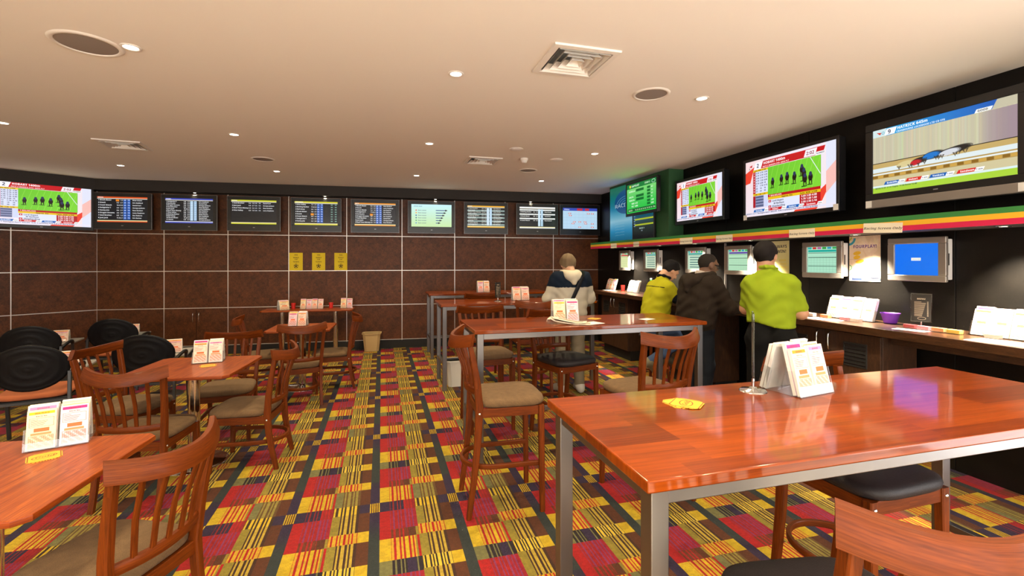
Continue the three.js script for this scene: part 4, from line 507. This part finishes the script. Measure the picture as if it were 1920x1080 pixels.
[[-2.62, 0, 'dark red cards beside the menu stand'], [-2.525, 1, 'pink cards, second from the menu stand'], [-2.43, 2, 'orange cards, third from the menu stand'], [-2.335, 3, 'yellow cards, fourth from the menu stand'], [-2.12, 4, 'pale cards below the nearest rack'], [-3.02, 4, 'pale cards right of the purple bowl'], [-3.115, 1, 'pink cards in front of the purple bowl'], [-3.45, 4, 'pale cards below the rack left of the bowl'], [-3.30, 2, 'orange cards below the rack left of the bowl']].forEach(([z, m, w], i) => cardBox(i < 5 ? 3.87 : 3.84, z, cardM[m], 'low clear box of ' + w));
{ const t = thing('bowl', 'bright purple plastic bowl on the counter', 'bowl', [4.02, 1.06, -2.875]); part('shell', lathe([[0, 0.002], [0.04, 0.002], [0.045, 0.01], [0.065, 0.085], [0.068, 0.087], [0.06, 0.082], [0.042, 0.012], [0, 0.008]], 32), M.purple, t);
  const c = (nm, l, x, y, z, m, gp) => solo(nm, lathe([[0, 0.001], [0.028, 0.001], [0.03, 0.004], [0.038, 0.1], [0.036, 0.1], [0.028, 0.006], [0, 0.005]], 24), m, l, 'cup', [x, y, z], 0, gp);
  c('pencil_cup', 'red plastic cup at the far end of the counter', 4.0, 1.06, -7.26, M.red); c('pencil_cup', 'purple plastic cup beside the green bottle on the counter', 3.98, 1.06, -6.44, M.purple); c('pencil_cup', 'red plastic cup left of the four white slips', -1.43, 0.765, -8.62, M.red); c('pencil_cup', 'red plastic cup right of the four white slips', -0.83, 0.765, -8.58, M.red);
  const b = thing('bottle', 'green bottle standing on the counter behind the yellow shirt', 'bottle', [3.93, 1.06, -6.28]); part('glass', lathe([[0, 0.001], [0.032, 0.002], [0.034, 0.01], [0.034, 0.15], [0.028, 0.18], [0.013, 0.21], [0.013, 0.24]], 24), M.bottle, b); part('cap', cyl(0.014, 0.014, 0.016, 0, 0.246, 0, 16), M.white, b); }
function menuStand(label, p, turn, h = 0.25) { const t = thing('menu_stand', label, 'menu', p, turn, 'menu stands'); part('foot', lathe([[0, 0.02], [0.012, 0.018], [0.016, 0.01], [0.048, 0.006], [0.052, 0]], 28), M.chrome, t); part('stem', cyl(0.006, 0.006, 0.04, 0, 0.03, 0, 12), M.chrome, t); part('clear_plate', bx(0.125, h, 0.006, 0, 0.045 + h / 2, 0, 0.001), M.acrylic, t); for (const s of [-1, 1]) { const f = face(0.112, h - 0.016, 0, 0.045 + h / 2, 0.0034); if (s < 0) f.rotateY(Math.PI); part('menu_card', f, printed(menuTex), t); } }
menuStand('clear menu stand seen edge on beside the pink slips, nearest table', [1.437, 1.05, -1.555], Math.atan2(1.437, -1.555) + Math.PI / 2 + 0.03, 0.27); menuStand('black menu stand on the third high table', [1.46, 1.05, -5.93], 0.7, 0.21); menuStand('black menu card in a clear stand on the dark counter', [3.98, 1.06, -2.62], TURN_R + 0.55, 0.22);
function coaster(label, x, y, z, turn, r = 0.055) { const s = new THREE.Shape(); const c = 0.022; s.moveTo(-r + c, -r); s.lineTo(r - c, -r); s.lineTo(r, -r + c); s.lineTo(r, r - c); s.lineTo(r - c, r); s.lineTo(-r + c, r); s.lineTo(-r, r - c); s.lineTo(-r, -r + c); s.closePath(); const g = new THREE.ExtrudeGeometry(s, { depth: 0.002, bevelEnabled: false }); g.rotateX(-Math.PI / 2); const q = metric(g, 'x'), uv = q.attributes.uv; for (let i = 0; i < uv.count; i++) uv.setXY(i, (uv.getX(i) + r) / (2 * r), (-uv.getY(i) + r) / (2 * r)); solo('coaster', q, printed(coasterTex), label, 'coaster', [x, y, z], turn, 'gold beer coasters'); }
coaster('gold beer coaster on the nearest high table', 1.055, 1.05, -1.49, 0.1); coaster('gold beer coaster in front of the leaflets on the nearest low table', -1.36, 0.75, -2.42, 0.5); coaster('gold beer coaster on the middle low table', -1.31, 0.75, -4.19, 0.3); coaster('gold beer coaster on the second high table', 1.86, 1.05, -3.90, 0.6); coaster('second gold coaster stacked askew on the nearest high table', 1.07, 1.052, -1.475, 0.7);
{ const fold = (w, d, pts, t) => { const s = pts.map(([x, y]) => ({ p: V(x, y, 0), u: V(0, 0, d), v: V(0, t, 0) })); return loft(s, 0.02); };
  const t = thing('newspaper', 'folded newspaper with a curled edge on the second high table', 'newspaper', [1.50, 1.0505, -3.64], -0.5); part('pages', fold(0.3, 0.07, [[-0.17, 0.026], [-0.165, 0.042], [-0.14, 0.045], [-0.10, 0.026], [0.03, 0.008], [0.18, 0.005]], 0.004), printed(newsTex), t); part('top_page', fold(0.3, 0.065, [[-0.12, 0.05], [0.0, 0.026], [0.08, 0.014], [0.15, 0.018]], 0.001), printed(newsTex), t);
  const pm = M.paper, pap = (l, x, y, z, w, d, a) => solo('paper_slip', bx(w, 0.0012, d, 0, 0.0006, 0, 0.0004), pm, l, 'paper', [x, y, z], a, 'loose paper slips');
  pap('white paper slip on the second high table toward the yellow shirt', 2.30, 1.05, -3.74, 0.13, 0.09, 0.4); pap('white paper slip in front of the menu card on the counter', 3.78, 1.06, -2.56, 0.10, 0.2, 0.2); pap('white papers near the right elbow of the man in lime', 3.82, 1.06, -3.62, 0.14, 0.2, 0.5); pap('white paper under the hand of the hoodie man', 3.93, 1.06, -4.35, 0.2, 0.3, 0.1); pap('white paper strip on the far counter end', 3.85, 1.06, -7.45, 0.12, 0.3, 0.1); pap('white form lying flat in front of the nearest rack', 3.76, 1.06, -1.95, 0.2, 0.42, 0.05); pap('white form lying in front of the rack left of the purple bowl', 3.76, 1.06, -3.25, 0.16, 0.3, 0.1); pap('blue edged newspaper sheet beside the curled newspaper', 1.70, 1.0505, -3.62, 0.18, 0.14, 0.3); }
function bin(label, x, z, m, turn, h = 0.30) { const t = thing('waste_bin', label, 'bin', [x, 0, z], turn, 'waste bins'), sec = (w, d, y) => ({ p: V(0, y, 0), u: V(w / 2, 0, 0), v: V(0, 0, -d / 2) }); part('tub', loft([sec(0.24, 0.16, 0), sec(0.27, 0.19, h * 0.5), sec(0.30, 0.215, h - 0.02), sec(0.292, 0.207, h - 0.02), sec(0.262, 0.182, h * 0.5), sec(0.232, 0.152, 0.012)], 0.3), m, t); part('rim', loft([sec(0.302, 0.217, h - 0.024), sec(0.322, 0.237, h - 0.022), sec(0.326, 0.241, h), sec(0.292, 0.207, h), sec(0.290, 0.205, h - 0.024)], 0.3), m, t); }
bin('tan waste bin against the panelled wall at the end of the aisle', -0.16, -8.62, M.tanBin, PHI_B, 0.32); bin('off white waste bin under the third high table', 0.93, -5.93, M.whiteBin, 0.03, 0.33);

// ================= people =================
function nets(f, lo, hi, c) {   // smooth surface of the zero level of f on a grid
  const n = [0, 1, 2].map(i => Math.ceil((hi[i] - lo[i]) / c) + 1), F = new Float32Array(n[0] * n[1] * n[2]), id = new Int32Array(F.length).fill(-1), P = [], I = [];
  const at = (x, y, z) => x + n[0] * (y + n[1] * z);
  for (let z = 0; z < n[2]; z++) for (let y = 0; y < n[1]; y++) for (let x = 0; x < n[0]; x++) F[at(x, y, z)] = f(lo[0] + x * c, lo[1] + y * c, lo[2] + z * c);
  for (let z = 0; z + 1 < n[2]; z++) for (let y = 0; y + 1 < n[1]; y++) for (let x = 0; x + 1 < n[0]; x++) {
    let s = 0, sx = 0, sy = 0, sz = 0, m = 0; const v = [];
    for (let k = 0; k < 8; k++) { const q = F[at(x + (k & 1), y + (k >> 1 & 1), z + (k >> 2))]; v.push(q); if (q < 0) m |= 1 << k; }
    if (m === 0 || m === 255) continue;
    for (const [a, b] of [[0, 1], [2, 3], [4, 5], [6, 7], [0, 2], [1, 3], [4, 6], [5, 7], [0, 4], [1, 5], [2, 6], [3, 7]]) { if ((m >> a & 1) === (m >> b & 1)) continue; const t = v[a] / (v[a] - v[b]); sx += (a & 1) + t * ((b & 1) - (a & 1)); sy += (a >> 1 & 1) + t * ((b >> 1 & 1) - (a >> 1 & 1)); sz += (a >> 2) + t * ((b >> 2) - (a >> 2)); s++; }
    id[at(x, y, z)] = P.length / 3; P.push(lo[0] + c * (x + sx / s), lo[1] + c * (y + sy / s), lo[2] + c * (z + sz / s));
  }
  for (let z = 1; z + 1 < n[2]; z++) for (let y = 1; y + 1 < n[1]; y++) for (let x = 1; x + 1 < n[0]; x++) {
    const a = F[at(x, y, z)] < 0, q = (i, j, k, l, fl) => { if (i < 0 || j < 0 || k < 0 || l < 0) return; fl ? I.push(i, j, k, i, k, l) : I.push(i, k, j, i, l, k); };
    if (a !== F[at(x + 1, y, z)] < 0) q(id[at(x, y - 1, z - 1)], id[at(x, y, z - 1)], id[at(x, y, z)], id[at(x, y - 1, z)], a);
    if (a !== F[at(x, y + 1, z)] < 0) q(id[at(x - 1, y, z - 1)], id[at(x, y, z - 1)], id[at(x, y, z)], id[at(x - 1, y, z)], !a);
    if (a !== F[at(x, y, z + 1)] < 0) q(id[at(x - 1, y - 1, z)], id[at(x, y - 1, z)], id[at(x, y, z)], id[at(x - 1, y, z)], a);
  }
  const g = new THREE.BufferGeometry(); g.setAttribute('position', new THREE.Float32BufferAttribute(P, 3)); g.setAttribute('uv', new THREE.Float32BufferAttribute(new Float32Array(P.length / 3 * 2).map((_, i) => P[(i >> 1) * 3 + (i & 1)]), 2)); g.setIndex(I); g.computeVertexNormals(); return g;
}
const cap = (a, b, ra, rb = ra) => { const d = [b[0] - a[0], b[1] - a[1], b[2] - a[2]], L = d[0] * d[0] + d[1] * d[1] + d[2] * d[2] + 1e-9; return (x, y, z) => { const px = x - a[0], py = y - a[1], pz = z - a[2], t = Math.max(0, Math.min(1, (px * d[0] + py * d[1] + pz * d[2]) / L)); return Math.hypot(px - d[0] * t, py - d[1] * t, pz - d[2] * t) - (ra + (rb - ra) * t); }; };
const blend = (fs, k) => (x, y, z) => { let d = 1e3; for (const f of fs) { const e = f(x, y, z), h = Math.max(0, k - Math.abs(d - e)) / k; d = Math.min(d, e) - h * h * k / 4; } return d; };
const bounds = (pts, pad) => [[0, 1, 2].map(i => Math.min(...pts.map(p => p[i])) - pad), [0, 1, 2].map(i => Math.max(...pts.map(p => p[i])) + pad)];
const ell = (c, r) => (x, y, z) => { const a = (x - c[0]) / r[0], b = (y - c[1]) / r[1], d = (z - c[2]) / r[2], k = Math.hypot(a, b, d); return (k - 1) * Math.min(...r); };
const mid = (a, b, t) => a.map((v, i) => v + (b[i] - v) * t);
function buildPerson(o, label, p, turn) {
  const t = thing('person', label, 'person', p, turn), { j, skin, girth = 1 } = o, SK = S({ color: skin, roughness: 0.55 });
  const tor = (e) => [-1, 1].flatMap(s => [cap([j.chest[0] + s * 0.085, j.chest[1], j.chest[2]], [j.pelvis[0] + s * 0.075, j.pelvis[1] + 0.02, j.pelvis[2]], 0.098 * girth + e, 0.10 * girth + e)]).concat([cap(mid(j.shL, j.chest, 0.15), mid(j.shR, j.chest, 0.15), 0.062 + e), cap(mid(j.chest, j.pelvis, 0.45), mid(j.chest, j.pelvis, 0.8), 0.105 * girth + e)]);
  const arm = (s, e, e2 = e) => [cap(j['sh' + s], j['el' + s], 0.053 + e, 0.042 + e), cap(j['el' + s], j['wr' + s], 0.041 + e2, 0.028 + e2)];
  const leg = (s, e) => [cap(j['hip' + s], j['kn' + s], 0.085 + e, 0.06 + e), cap(j['kn' + s], j['an' + s], 0.058 + e, 0.042 + e)], foot = (s, e) => cap(j['an' + s], j['toe' + s], 0.042 + e, 0.034 + e), heel = (s, e) => cap(j['an' + s], j['heel' + s] || [j['an' + s][0], j['an' + s][1] - 0.035, j['an' + s][2] - 0.03], 0.04 + e, 0.035 + e);
  const pts = Object.values(j);
  const bodyF = blend([...tor(-0.016), ...arm('L', 0), ...arm('R', 0), ...leg('L', 0), ...leg('R', 0), foot('L', 0), foot('R', 0), cap(j.chest, j.neck, 0.07, 0.056), cap(j.neck, j.head, 0.054, 0.05)], 0.05);
  // head in its own frame: f forward, u up
  const f = V(...o.look).normalize(), r = V(0, 1, 0).cross(f).normalize(), u = f.clone().cross(r).applyAxisAngle(f, o.tilt || 0), hm = new THREE.Matrix4().makeBasis(u.clone().cross(f), u, f).setPosition(...j.head);
  const ears = [-1, 1].map(s => ell([s * 0.078, -0.005, -0.005], [0.012, 0.032, 0.021]));
  const headF = blend([ell([0, 0.025, -0.012], [0.077, 0.092, 0.096]), ell([0, -0.035, 0.022], [0.058, 0.075, 0.066]), cap([0, 0.02, 0.085], [0, -0.02, 0.104], 0.010, 0.015), cap([-0.045, 0.028, 0.072], [0.045, 0.028, 0.072], 0.012), cap([-0.018, -0.058, 0.085], [0.018, -0.058, 0.085], 0.008), cap([0, -0.09, 0.055], [0, -0.095, 0.07], 0.022), cap([0, -0.06, -0.03], [0, -0.15, -0.03], 0.056, 0.054), ...ears], 0.018);
  const hg = nets(headF, [-0.11, -0.17, -0.13], [0.11, 0.14, 0.14], 0.006); hg.applyMatrix4(hm);
  const hands = ['L', 'R'].map(s => { const w = V(...j['wr' + s]), d = V(...(o['hand' + s] || [0, -0.2, 1])).normalize(), nrm = V(...(o['palm' + s] || [0, -1, 0])), q = nrm.addScaledVector(d, -nrm.dot(d)).normalize(), sd = d.clone().cross(q).multiplyScalar(s === 'L' ? 1 : -1), P = (a, b, c) => { const v = w.clone().addScaledVector(d, a).addScaledVector(sd, b).addScaledVector(q, c); return [v.x, v.y, v.z]; }, fs = [cap(P(-0.03, 0, 0), P(0.02, 0, 0), 0.027, 0.024), ...[-0.026, -0.009, 0.009, 0.026].map(b => cap(P(0.02, b * 0.7, 0), P(0.08, b, 0), 0.015, 0.013))], fin = [];
    [[-0.029, 0.052], [-0.010, 0.068], [0.010, 0.072], [0.028, 0.064]].forEach(([b, l]) => { const a = P(0.085, b, 0), m = P(0.085 + l * 0.55, b * 1.08, 0.012), e = P(0.085 + l * 0.85, b * 1.1, 0.034); fin.push(cap(a, m, 0.0105, 0.0095), cap(m, e, 0.0095, 0.008)); }); fin.push(cap(P(0.015, 0.028, 0.004), P(0.055, 0.052, 0.016), 0.013, 0.011), cap(P(0.055, 0.052, 0.016), P(0.085, 0.05, 0.028), 0.011, 0.009));
    const F = (x, y, z) => Math.min(blendA(x, y, z), ...fin.map(g => g(x, y, z))), blendA = blend(fs, 0.012), [lo, hi] = bounds([P(-0.05, 0, 0), P(0.17, 0.06, 0.06), P(0.17, -0.06, -0.03), P(0, 0.06, 0)], 0.03); return nets(F, lo, hi, 0.005); });
  const [lo, hi] = bounds(pts, 0.25); lo[1] = Math.max(-0.02, lo[1]); hi[1] = j.neck[1] + 0.14;
  part('body', [nets((x, y, z) => bodyF(x, y, z), lo, hi, 0.014), hg, ...hands], SK, t);
  const hair = (x, y, z) => { const sk = Math.min(ell([0, 0.028, -0.014], [0.083 + o.hair, 0.097 + o.hair, 0.102 + o.hair])(x, y, z)) + 0.003 * Math.sin(70 * x + 40 * y) * Math.sin(60 * z + 30 * x); return Math.max(sk, (z * 0.95 - y * 0.75 + (o.hairline ?? -0.005)), (o.nape ?? -0.055) - y - (z < -0.03 ? 0.02 : 0)); };
  const hr = nets(hair, [-0.12, -0.12, -0.14], [0.12, 0.16, 0.12], 0.006); hr.applyMatrix4(hm); part('hair', hr, PH({ color: o.hairColor, roughness: 0.8, specularIntensity: 0.25 }), t);
  for (const s of [-1, 1]) { const e = new THREE.SphereGeometry(0.009, 12, 8); e.translate(s * 0.031, 0.006, 0.075); e.applyMatrix4(hm); part('eye', e, S({ color: lin(0.05, 0.04, 0.035), roughness: 0.2 }), t); }
  const fold = (x, y, z) => 0.0028 * Math.sin(33 * x + 27 * y + 2.5 * Math.sin(13 * y + 11 * z)) + 0.0022 * Math.sin(61 * y - 39 * z + 3 * Math.sin(19 * x));
  const wrap = (name, fs, k, clip, m, amp = 1, cell = 0.012) => part(name, nets((x, y, z) => Math.max(blend_(fs, k)(x, y, z) + amp * fold(x, y, z), clip(x, y, z)), lo, [hi[0], j.neck[1] + 0.14, hi[2]], cell), m, t);
  const memo = new Map(), blend_ = (fs, k) => { if (!memo.has(fs)) memo.set(fs, blend(fs, k)); return memo.get(fs); };
  const tools = { t, j, tor, arm, leg, foot, heel, wrap, lo, hi, hm, cap, fold };
  const tr = [...leg('L', 0.016), ...leg('R', 0.016), ...[-1, 1].map(s => cap([j.pelvis[0] + s * 0.07, j.pelvis[1] + 0.05, j.pelvis[2]], [j.pelvis[0] + s * 0.075, j.pelvis[1] - 0.06, j.pelvis[2]], 0.108 * girth, 0.11))];
  wrap('trousers', tr, 0.04, (x, y) => Math.max(y - o.waist, (o.cuff ?? 0.07) - y), PH({ color: o.trouser, roughness: 0.9, specularIntensity: 0.2 }), 0.8);
  const SM = S({ color: o.shoe, roughness: 0.6 }); for (const s of ['L', 'R']) part('shoe', nets(blend([foot(s, 0.012), heel(s, 0.012)], 0.03), ...bounds([j['an' + s], j['toe' + s]], 0.12), 0.008), SM, t);
  o.dress(tools); return t;
}
const STAND = { pelvis: [0, 0.95, 0], hipL: [0.09, 0.90, 0], hipR: [-0.09, 0.90, 0], knL: [0.105, 0.50, 0.02], knR: [-0.105, 0.50, 0.02], anL: [0.11, 0.085, -0.02], anR: [-0.11, 0.085, -0.02], toeL: [0.135, 0.045, 0.13], toeR: [-0.135, 0.045, 0.13] };
const cloth = (r, g, b) => PH({ color: lin(r, g, b), roughness: 0.9, specularIntensity: 0.2 });
// the person at the third table
buildPerson({ j: { ...STAND, chest: [0, 1.25, 0.0], neck: [0, 1.43, 0.03], head: [0, 1.525, 0.085], shL: [0.175, 1.37, 0.0], shR: [-0.175, 1.37, 0.0], elL: [0.265, 1.12, 0.04], elR: [-0.265, 1.12, 0.04], wrL: [0.15, 1.09, 0.25], wrR: [-0.15, 1.09, 0.25] }, look: [0.05, -0.55, 1], skin: lin(0.55, 0.32, 0.21), hair: 0.013, hairColor: lin(0.15, 0.105, 0.062), nape: -0.10, waist: 1.0, trouser: lin(0.20, 0.17, 0.12), shoe: lin(0.45, 0.43, 0.40), handL: [-0.6, -0.2, 0.7], handR: [0.6, -0.2, 0.7],
  dress({ t, j, tor, arm, wrap }) { const b = [...tor(0.028), ...arm('L', 0.024), ...arm('R', 0.024)], e = [...tor(0.031), ...arm('L', 0.027), ...arm('R', 0.027)], beige = cloth(0.46, 0.42, 0.34); wrap('jacket', b, 0.05, (x, y, z) => Math.max(0.84 - y, y - 1.47), beige, 1.2); wrap('navy_yoke', e, 0.05, (x, y, z) => Math.max(1.262 - y + 0.10 * Math.max(0, Math.abs(x) - 0.2), y - 1.46), cloth(0.008, 0.014, 0.026), 1.2);
    wrap('hood', [cap([0.085, 1.43, 0.05], [0.055, 1.41, -0.075], 0.045, 0.05), cap([-0.085, 1.43, 0.05], [-0.055, 1.41, -0.075], 0.045, 0.05), cap([-0.05, 1.40, -0.085], [0.05, 1.40, -0.085], 0.052), cap([0, 1.37, -0.10], [0, 1.32, -0.115], 0.05, 0.03)], 0.05, (x, y) => -1, cloth(0.56, 0.50, 0.38), 0.8);
    const s = []; for (let i = 0; i <= 14; i++) { const a = i / 14, x = -0.13 + 0.22 * a, y = 1.455 - 0.44 * a; s.push({ p: V(x, y, -0.13 - 0.012 * Math.sin(a * 3) - (a < 0.12 ? -0.07 * (1 - a / 0.12) : 0)), u: V(0.02, 0.010, 0), v: V(0, 0, 0.004) }); } part('bag_strap', loft(s), M.blackPlastic, t); } }, 'person in a beige and navy hooded jacket standing at the third table, back turned', [2.18, 0, -5.22], Math.PI);
// the man in yellow, seated
{ const st = thing('round_stool', 'backless dark stool under the man in the yellow shirt', 'bar stool', [3.16, 0, -4.99], 0); part('seat_pad', lathe([[0, 0.66], [0.16, 0.66], [0.175, 0.675], [0.165, 0.7], [0, 0.71]], 28), M.vinyl, st); for (let k = 0; k < 4; k++) { const a = k * Math.PI / 2 + 0.78; part('leg', bar(V(0.12 * Math.cos(a), 0.66, 0.12 * Math.sin(a)), V(0.2 * Math.cos(a), 0, 0.2 * Math.sin(a)), 0.014, 0.014), M.chair, st); } const r = new THREE.TorusGeometry(0.165, 0.011, 8, 28); r.rotateX(Math.PI / 2); r.translate(0, 0.30, 0); part('foot_hoop', r, M.chair, st); }
buildPerson({ j: { pelvis: [0, 0.82, -0.03], chest: [0, 1.14, 0.03], neck: [0, 1.35, 0.115], head: [0, 1.455, 0.205], shL: [0.165, 1.255, 0.07], shR: [-0.165, 1.255, 0.07], elL: [0.24, 1.13, 0.26], elR: [-0.235, 1.135, 0.13], wrL: [0.14, 1.125, 0.46], wrR: [-0.13, 1.115, 0.34], hipL: [0.09, 0.79, 0.0], hipR: [-0.09, 0.79, 0.0], knL: [0.14, 0.70, 0.38], knR: [-0.15, 0.68, 0.34], anL: [0.12, 0.37, 0.20], anR: [-0.16, 0.40, -0.18], toeL: [0.13, 0.33, 0.33], toeR: [-0.16, 0.30, -0.10], heelR: [-0.16, 0.385, -0.24] }, look: [-0.12, -0.95, 1], skin: lin(0.60, 0.33, 0.20), hair: 0.008, hairColor: lin(0.012, 0.011, 0.012), nape: -0.045, waist: 0.93, cuff: 0.36, trouser: lin(0.05, 0.075, 0.14), shoe: lin(0.14, 0.12, 0.07), handL: [-0.1, -0.1, 1], handR: [0.2, -0.1, 1], girth: 1.06,
  dress({ t, j, tor, arm, wrap }) { const b = [...tor(0.02), cap([0, 1.22, 0.05], [0, 1.34, 0.095], 0.105, 0.07), cap([0.03, 1.33, 0.09], j.shL, 0.05, 0.06), cap([-0.03, 1.33, 0.09], j.shR, 0.05, 0.06), cap(j.shL, mid(j.shL, j.elL, 0.75), 0.066, 0.064), cap(j.shR, mid(j.shR, j.elR, 0.75), 0.066, 0.064)], Y = cloth(0.40, 0.39, 0.016); wrap('shirt', b, 0.05, (x, y, z) => Math.max(0.86 - y, (y - 1.40) + 0.5 * (z - 0.08)), Y, 1.2); for (const s of ['L', 'R']) wrap('sleeve_cuff', [cap(mid(j['sh' + s], j['el' + s], 0.7), j['el' + s], 0.061, 0.058), cap(j['el' + s], mid(j['el' + s], j['wr' + s], 0.2), 0.058, 0.054)], 0.02, () => -1, cloth(0.008, 0.010, 0.016), 0.6);
    wrap('collar', [cap([0.07, 1.37, 0.15], [0.055, 1.395, 0.08], 0.018), cap([0.055, 1.395, 0.08], [0, 1.40, 0.045], 0.018), cap([0, 1.40, 0.045], [-0.055, 1.395, 0.08], 0.018), cap([-0.055, 1.395, 0.08], [-0.07, 1.37, 0.15], 0.018)], 0.02, () => -1, cloth(0.008, 0.009, 0.012), 0.1, 0.008); wrap('yoke_piping', b.map(f => (x, y, z) => f(x, y, z) - 0.003), 0.05, (x, y, z) => Math.max(Math.abs(y - 1.262 + 0.25 * z) - 0.006, z - 0.1, Math.abs(x) - 0.2), cloth(0.01, 0.01, 0.01), 1.2, 0.007);
    const c = new THREE.TorusGeometry(0.088, 0.008, 8, 30, 4.2); c.rotateX(Math.PI / 2); c.rotateY(Math.PI * 0.84); c.translate(0, 0.07, 0.0); part('headband_glasses', c.applyMatrix4(new THREE.Matrix4().makeBasis(V(1, 0, 0), V(0, 0.85, 0.53), V(0, -0.53, 0.85)).setPosition(...j.head)), M.blackPlastic, t); } }, 'seated man in a bright yellow shirt leaning on the counter', [3.18, 0, -4.98], Math.PI / 2);
// the man in the hoodie
buildPerson({ j: { ...STAND, pelvis: [0, 0.95, -0.03], chest: [0, 1.23, 0.0], neck: [0, 1.415, 0.07], head: [0, 1.525, 0.135], shL: [0.19, 1.35, 0.03], shR: [-0.19, 1.35, 0.03], elL: [0.25, 1.13, 0.22], elR: [-0.26, 1.10, 0.16], wrL: [0.16, 1.11, 0.45], wrR: [-0.19, 1.115, 0.42] }, look: [-0.15, -0.22, 1], skin: lin(0.13, 0.062, 0.034), hair: -0.001, hairColor: lin(0.02, 0.016, 0.014), nape: -0.04, hairline: 0.02, waist: 1.0, trouser: lin(0.014, 0.017, 0.023), shoe: lin(0.02, 0.02, 0.02), girth: 1.2, handL: [0, -0.1, 1], handR: [0.1, -0.12, 1],
  dress({ t, j, tor, arm, wrap, hm }) { const b = [...tor(0.03), ...arm('L', 0.028), ...arm('R', 0.03)], D = cloth(0.022, 0.016, 0.012); wrap('hoodie', b, 0.05, (x, y, z) => Math.max(0.82 - y, (y - 1.45) + 0.4 * (z - 0.06)), D, 1.4); wrap('hood', [cap([0.10, 1.44, 0.10], [0.07, 1.39, -0.06], 0.036, 0.05), cap([-0.10, 1.44, 0.10], [-0.07, 1.39, -0.06], 0.036, 0.05), cap([-0.06, 1.375, -0.085], [0.06, 1.375, -0.085], 0.056), cap([0, 1.33, -0.11], [0, 1.28, -0.12], 0.06, 0.04)], 0.05, () => -1, cloth(0.027, 0.02, 0.015), 1); wrap('shirt_collar', [cap([0.06, 1.445, 0.10], [0, 1.45, 0.0], 0.024), cap([-0.06, 1.445, 0.10], [0, 1.45, 0.0], 0.024)], 0.03, () => -1, cloth(0.42, 0.36, 0.32), 0.2);
    const gl = []; for (const s of [-1, 1]) { const r = new THREE.TorusGeometry(0.021, 0.0035, 6, 18); r.scale(1.15, 0.85, 1); r.translate(s * 0.033, 0.006, 0.096); gl.push(r.toNonIndexed(), bar(V(s * 0.056, 0.01, 0.092), V(s * 0.081, 0.012, 0.0), 0.006, 0.0025, V(0, 1, 0))); } gl.push(bar(V(-0.012, 0.01, 0.105), V(0.012, 0.01, 0.105), 0.003, 0.003, V(0, 1, 0))); const g = join(gl); g.applyMatrix4(hm); part('glasses', g, M.blackPlastic, t); } }, 'man in a dark brown hoodie and glasses standing at the counter', [3.16, 0, -4.17], Math.PI / 2 + 0.05);
// the man in the lime polo
buildPerson({ j: { ...STAND, pelvis: [0, 0.98, 0], hipL: [0.09, 0.93, 0], hipR: [-0.09, 0.93, 0], chest: [0.01, 1.29, 0.03], neck: [0.035, 1.49, 0.055], head: [0.05, 1.615, 0.085], shL: [0.165, 1.385, 0.03], shR: [-0.14, 1.385, 0.03], elL: [0.205, 1.16, 0.08], elR: [-0.21, 1.15, 0.05], wrL: [0.15, 1.11, 0.32], wrR: [-0.17, 1.11, 0.28] }, look: [-0.32, -0.05, 1], skin: lin(0.46, 0.24, 0.14), hair: 0.006, hairColor: lin(0.010, 0.008, 0.008), nape: -0.05, waist: 1.10, trouser: lin(0.006, 0.006, 0.006), shoe: lin(0.015, 0.014, 0.014), girth: 0.88, handL: [-0.2, -0.05, 1], handR: [0.3, -0.05, 1],
  dress({ t, j, tor, wrap }) { const L = cloth(0.21, 0.285, 0.014), b = [...tor(0.016), cap([0.012, 1.03, 0.01], [0.015, 1.30, 0.02], 0.108, 0.112), cap([0.015, 1.28, 0.02], [0.035, 1.455, 0.045], 0.112, 0.072), cap(j.shL, mid(j.shL, j.elL, 0.78), 0.058, 0.060), cap(j.shR, mid(j.shR, j.elR, 0.78), 0.058, 0.062), cap([0.045, 1.475, 0.04], [0.14, 1.395, 0.03], 0.042, 0.055), cap([0.02, 1.475, 0.04], [-0.12, 1.395, 0.03], 0.042, 0.055)]; wrap('polo_shirt', b, 0.04, (x, y, z) => Math.max(1.045 + 0.02 * Math.sin(14 * x) - y, y - 1.515), L, 1.3); wrap('collar', [cap([0.095, 1.505, 0.07], [0.075, 1.52, 0.01], 0.016), cap([0.075, 1.52, 0.01], [0.035, 1.525, -0.012], 0.016), cap([0.035, 1.525, -0.012], [-0.01, 1.52, 0.01], 0.016), cap([-0.01, 1.52, 0.01], [-0.03, 1.505, 0.07], 0.016)], 0.02, () => -1, L, 0.1); } }, 'man in a lime green polo shirt and black trousers standing with his back turned', [3.10, 0, -3.16], faceDir(0.8, -0.6));

renderer.render(scene, camera);
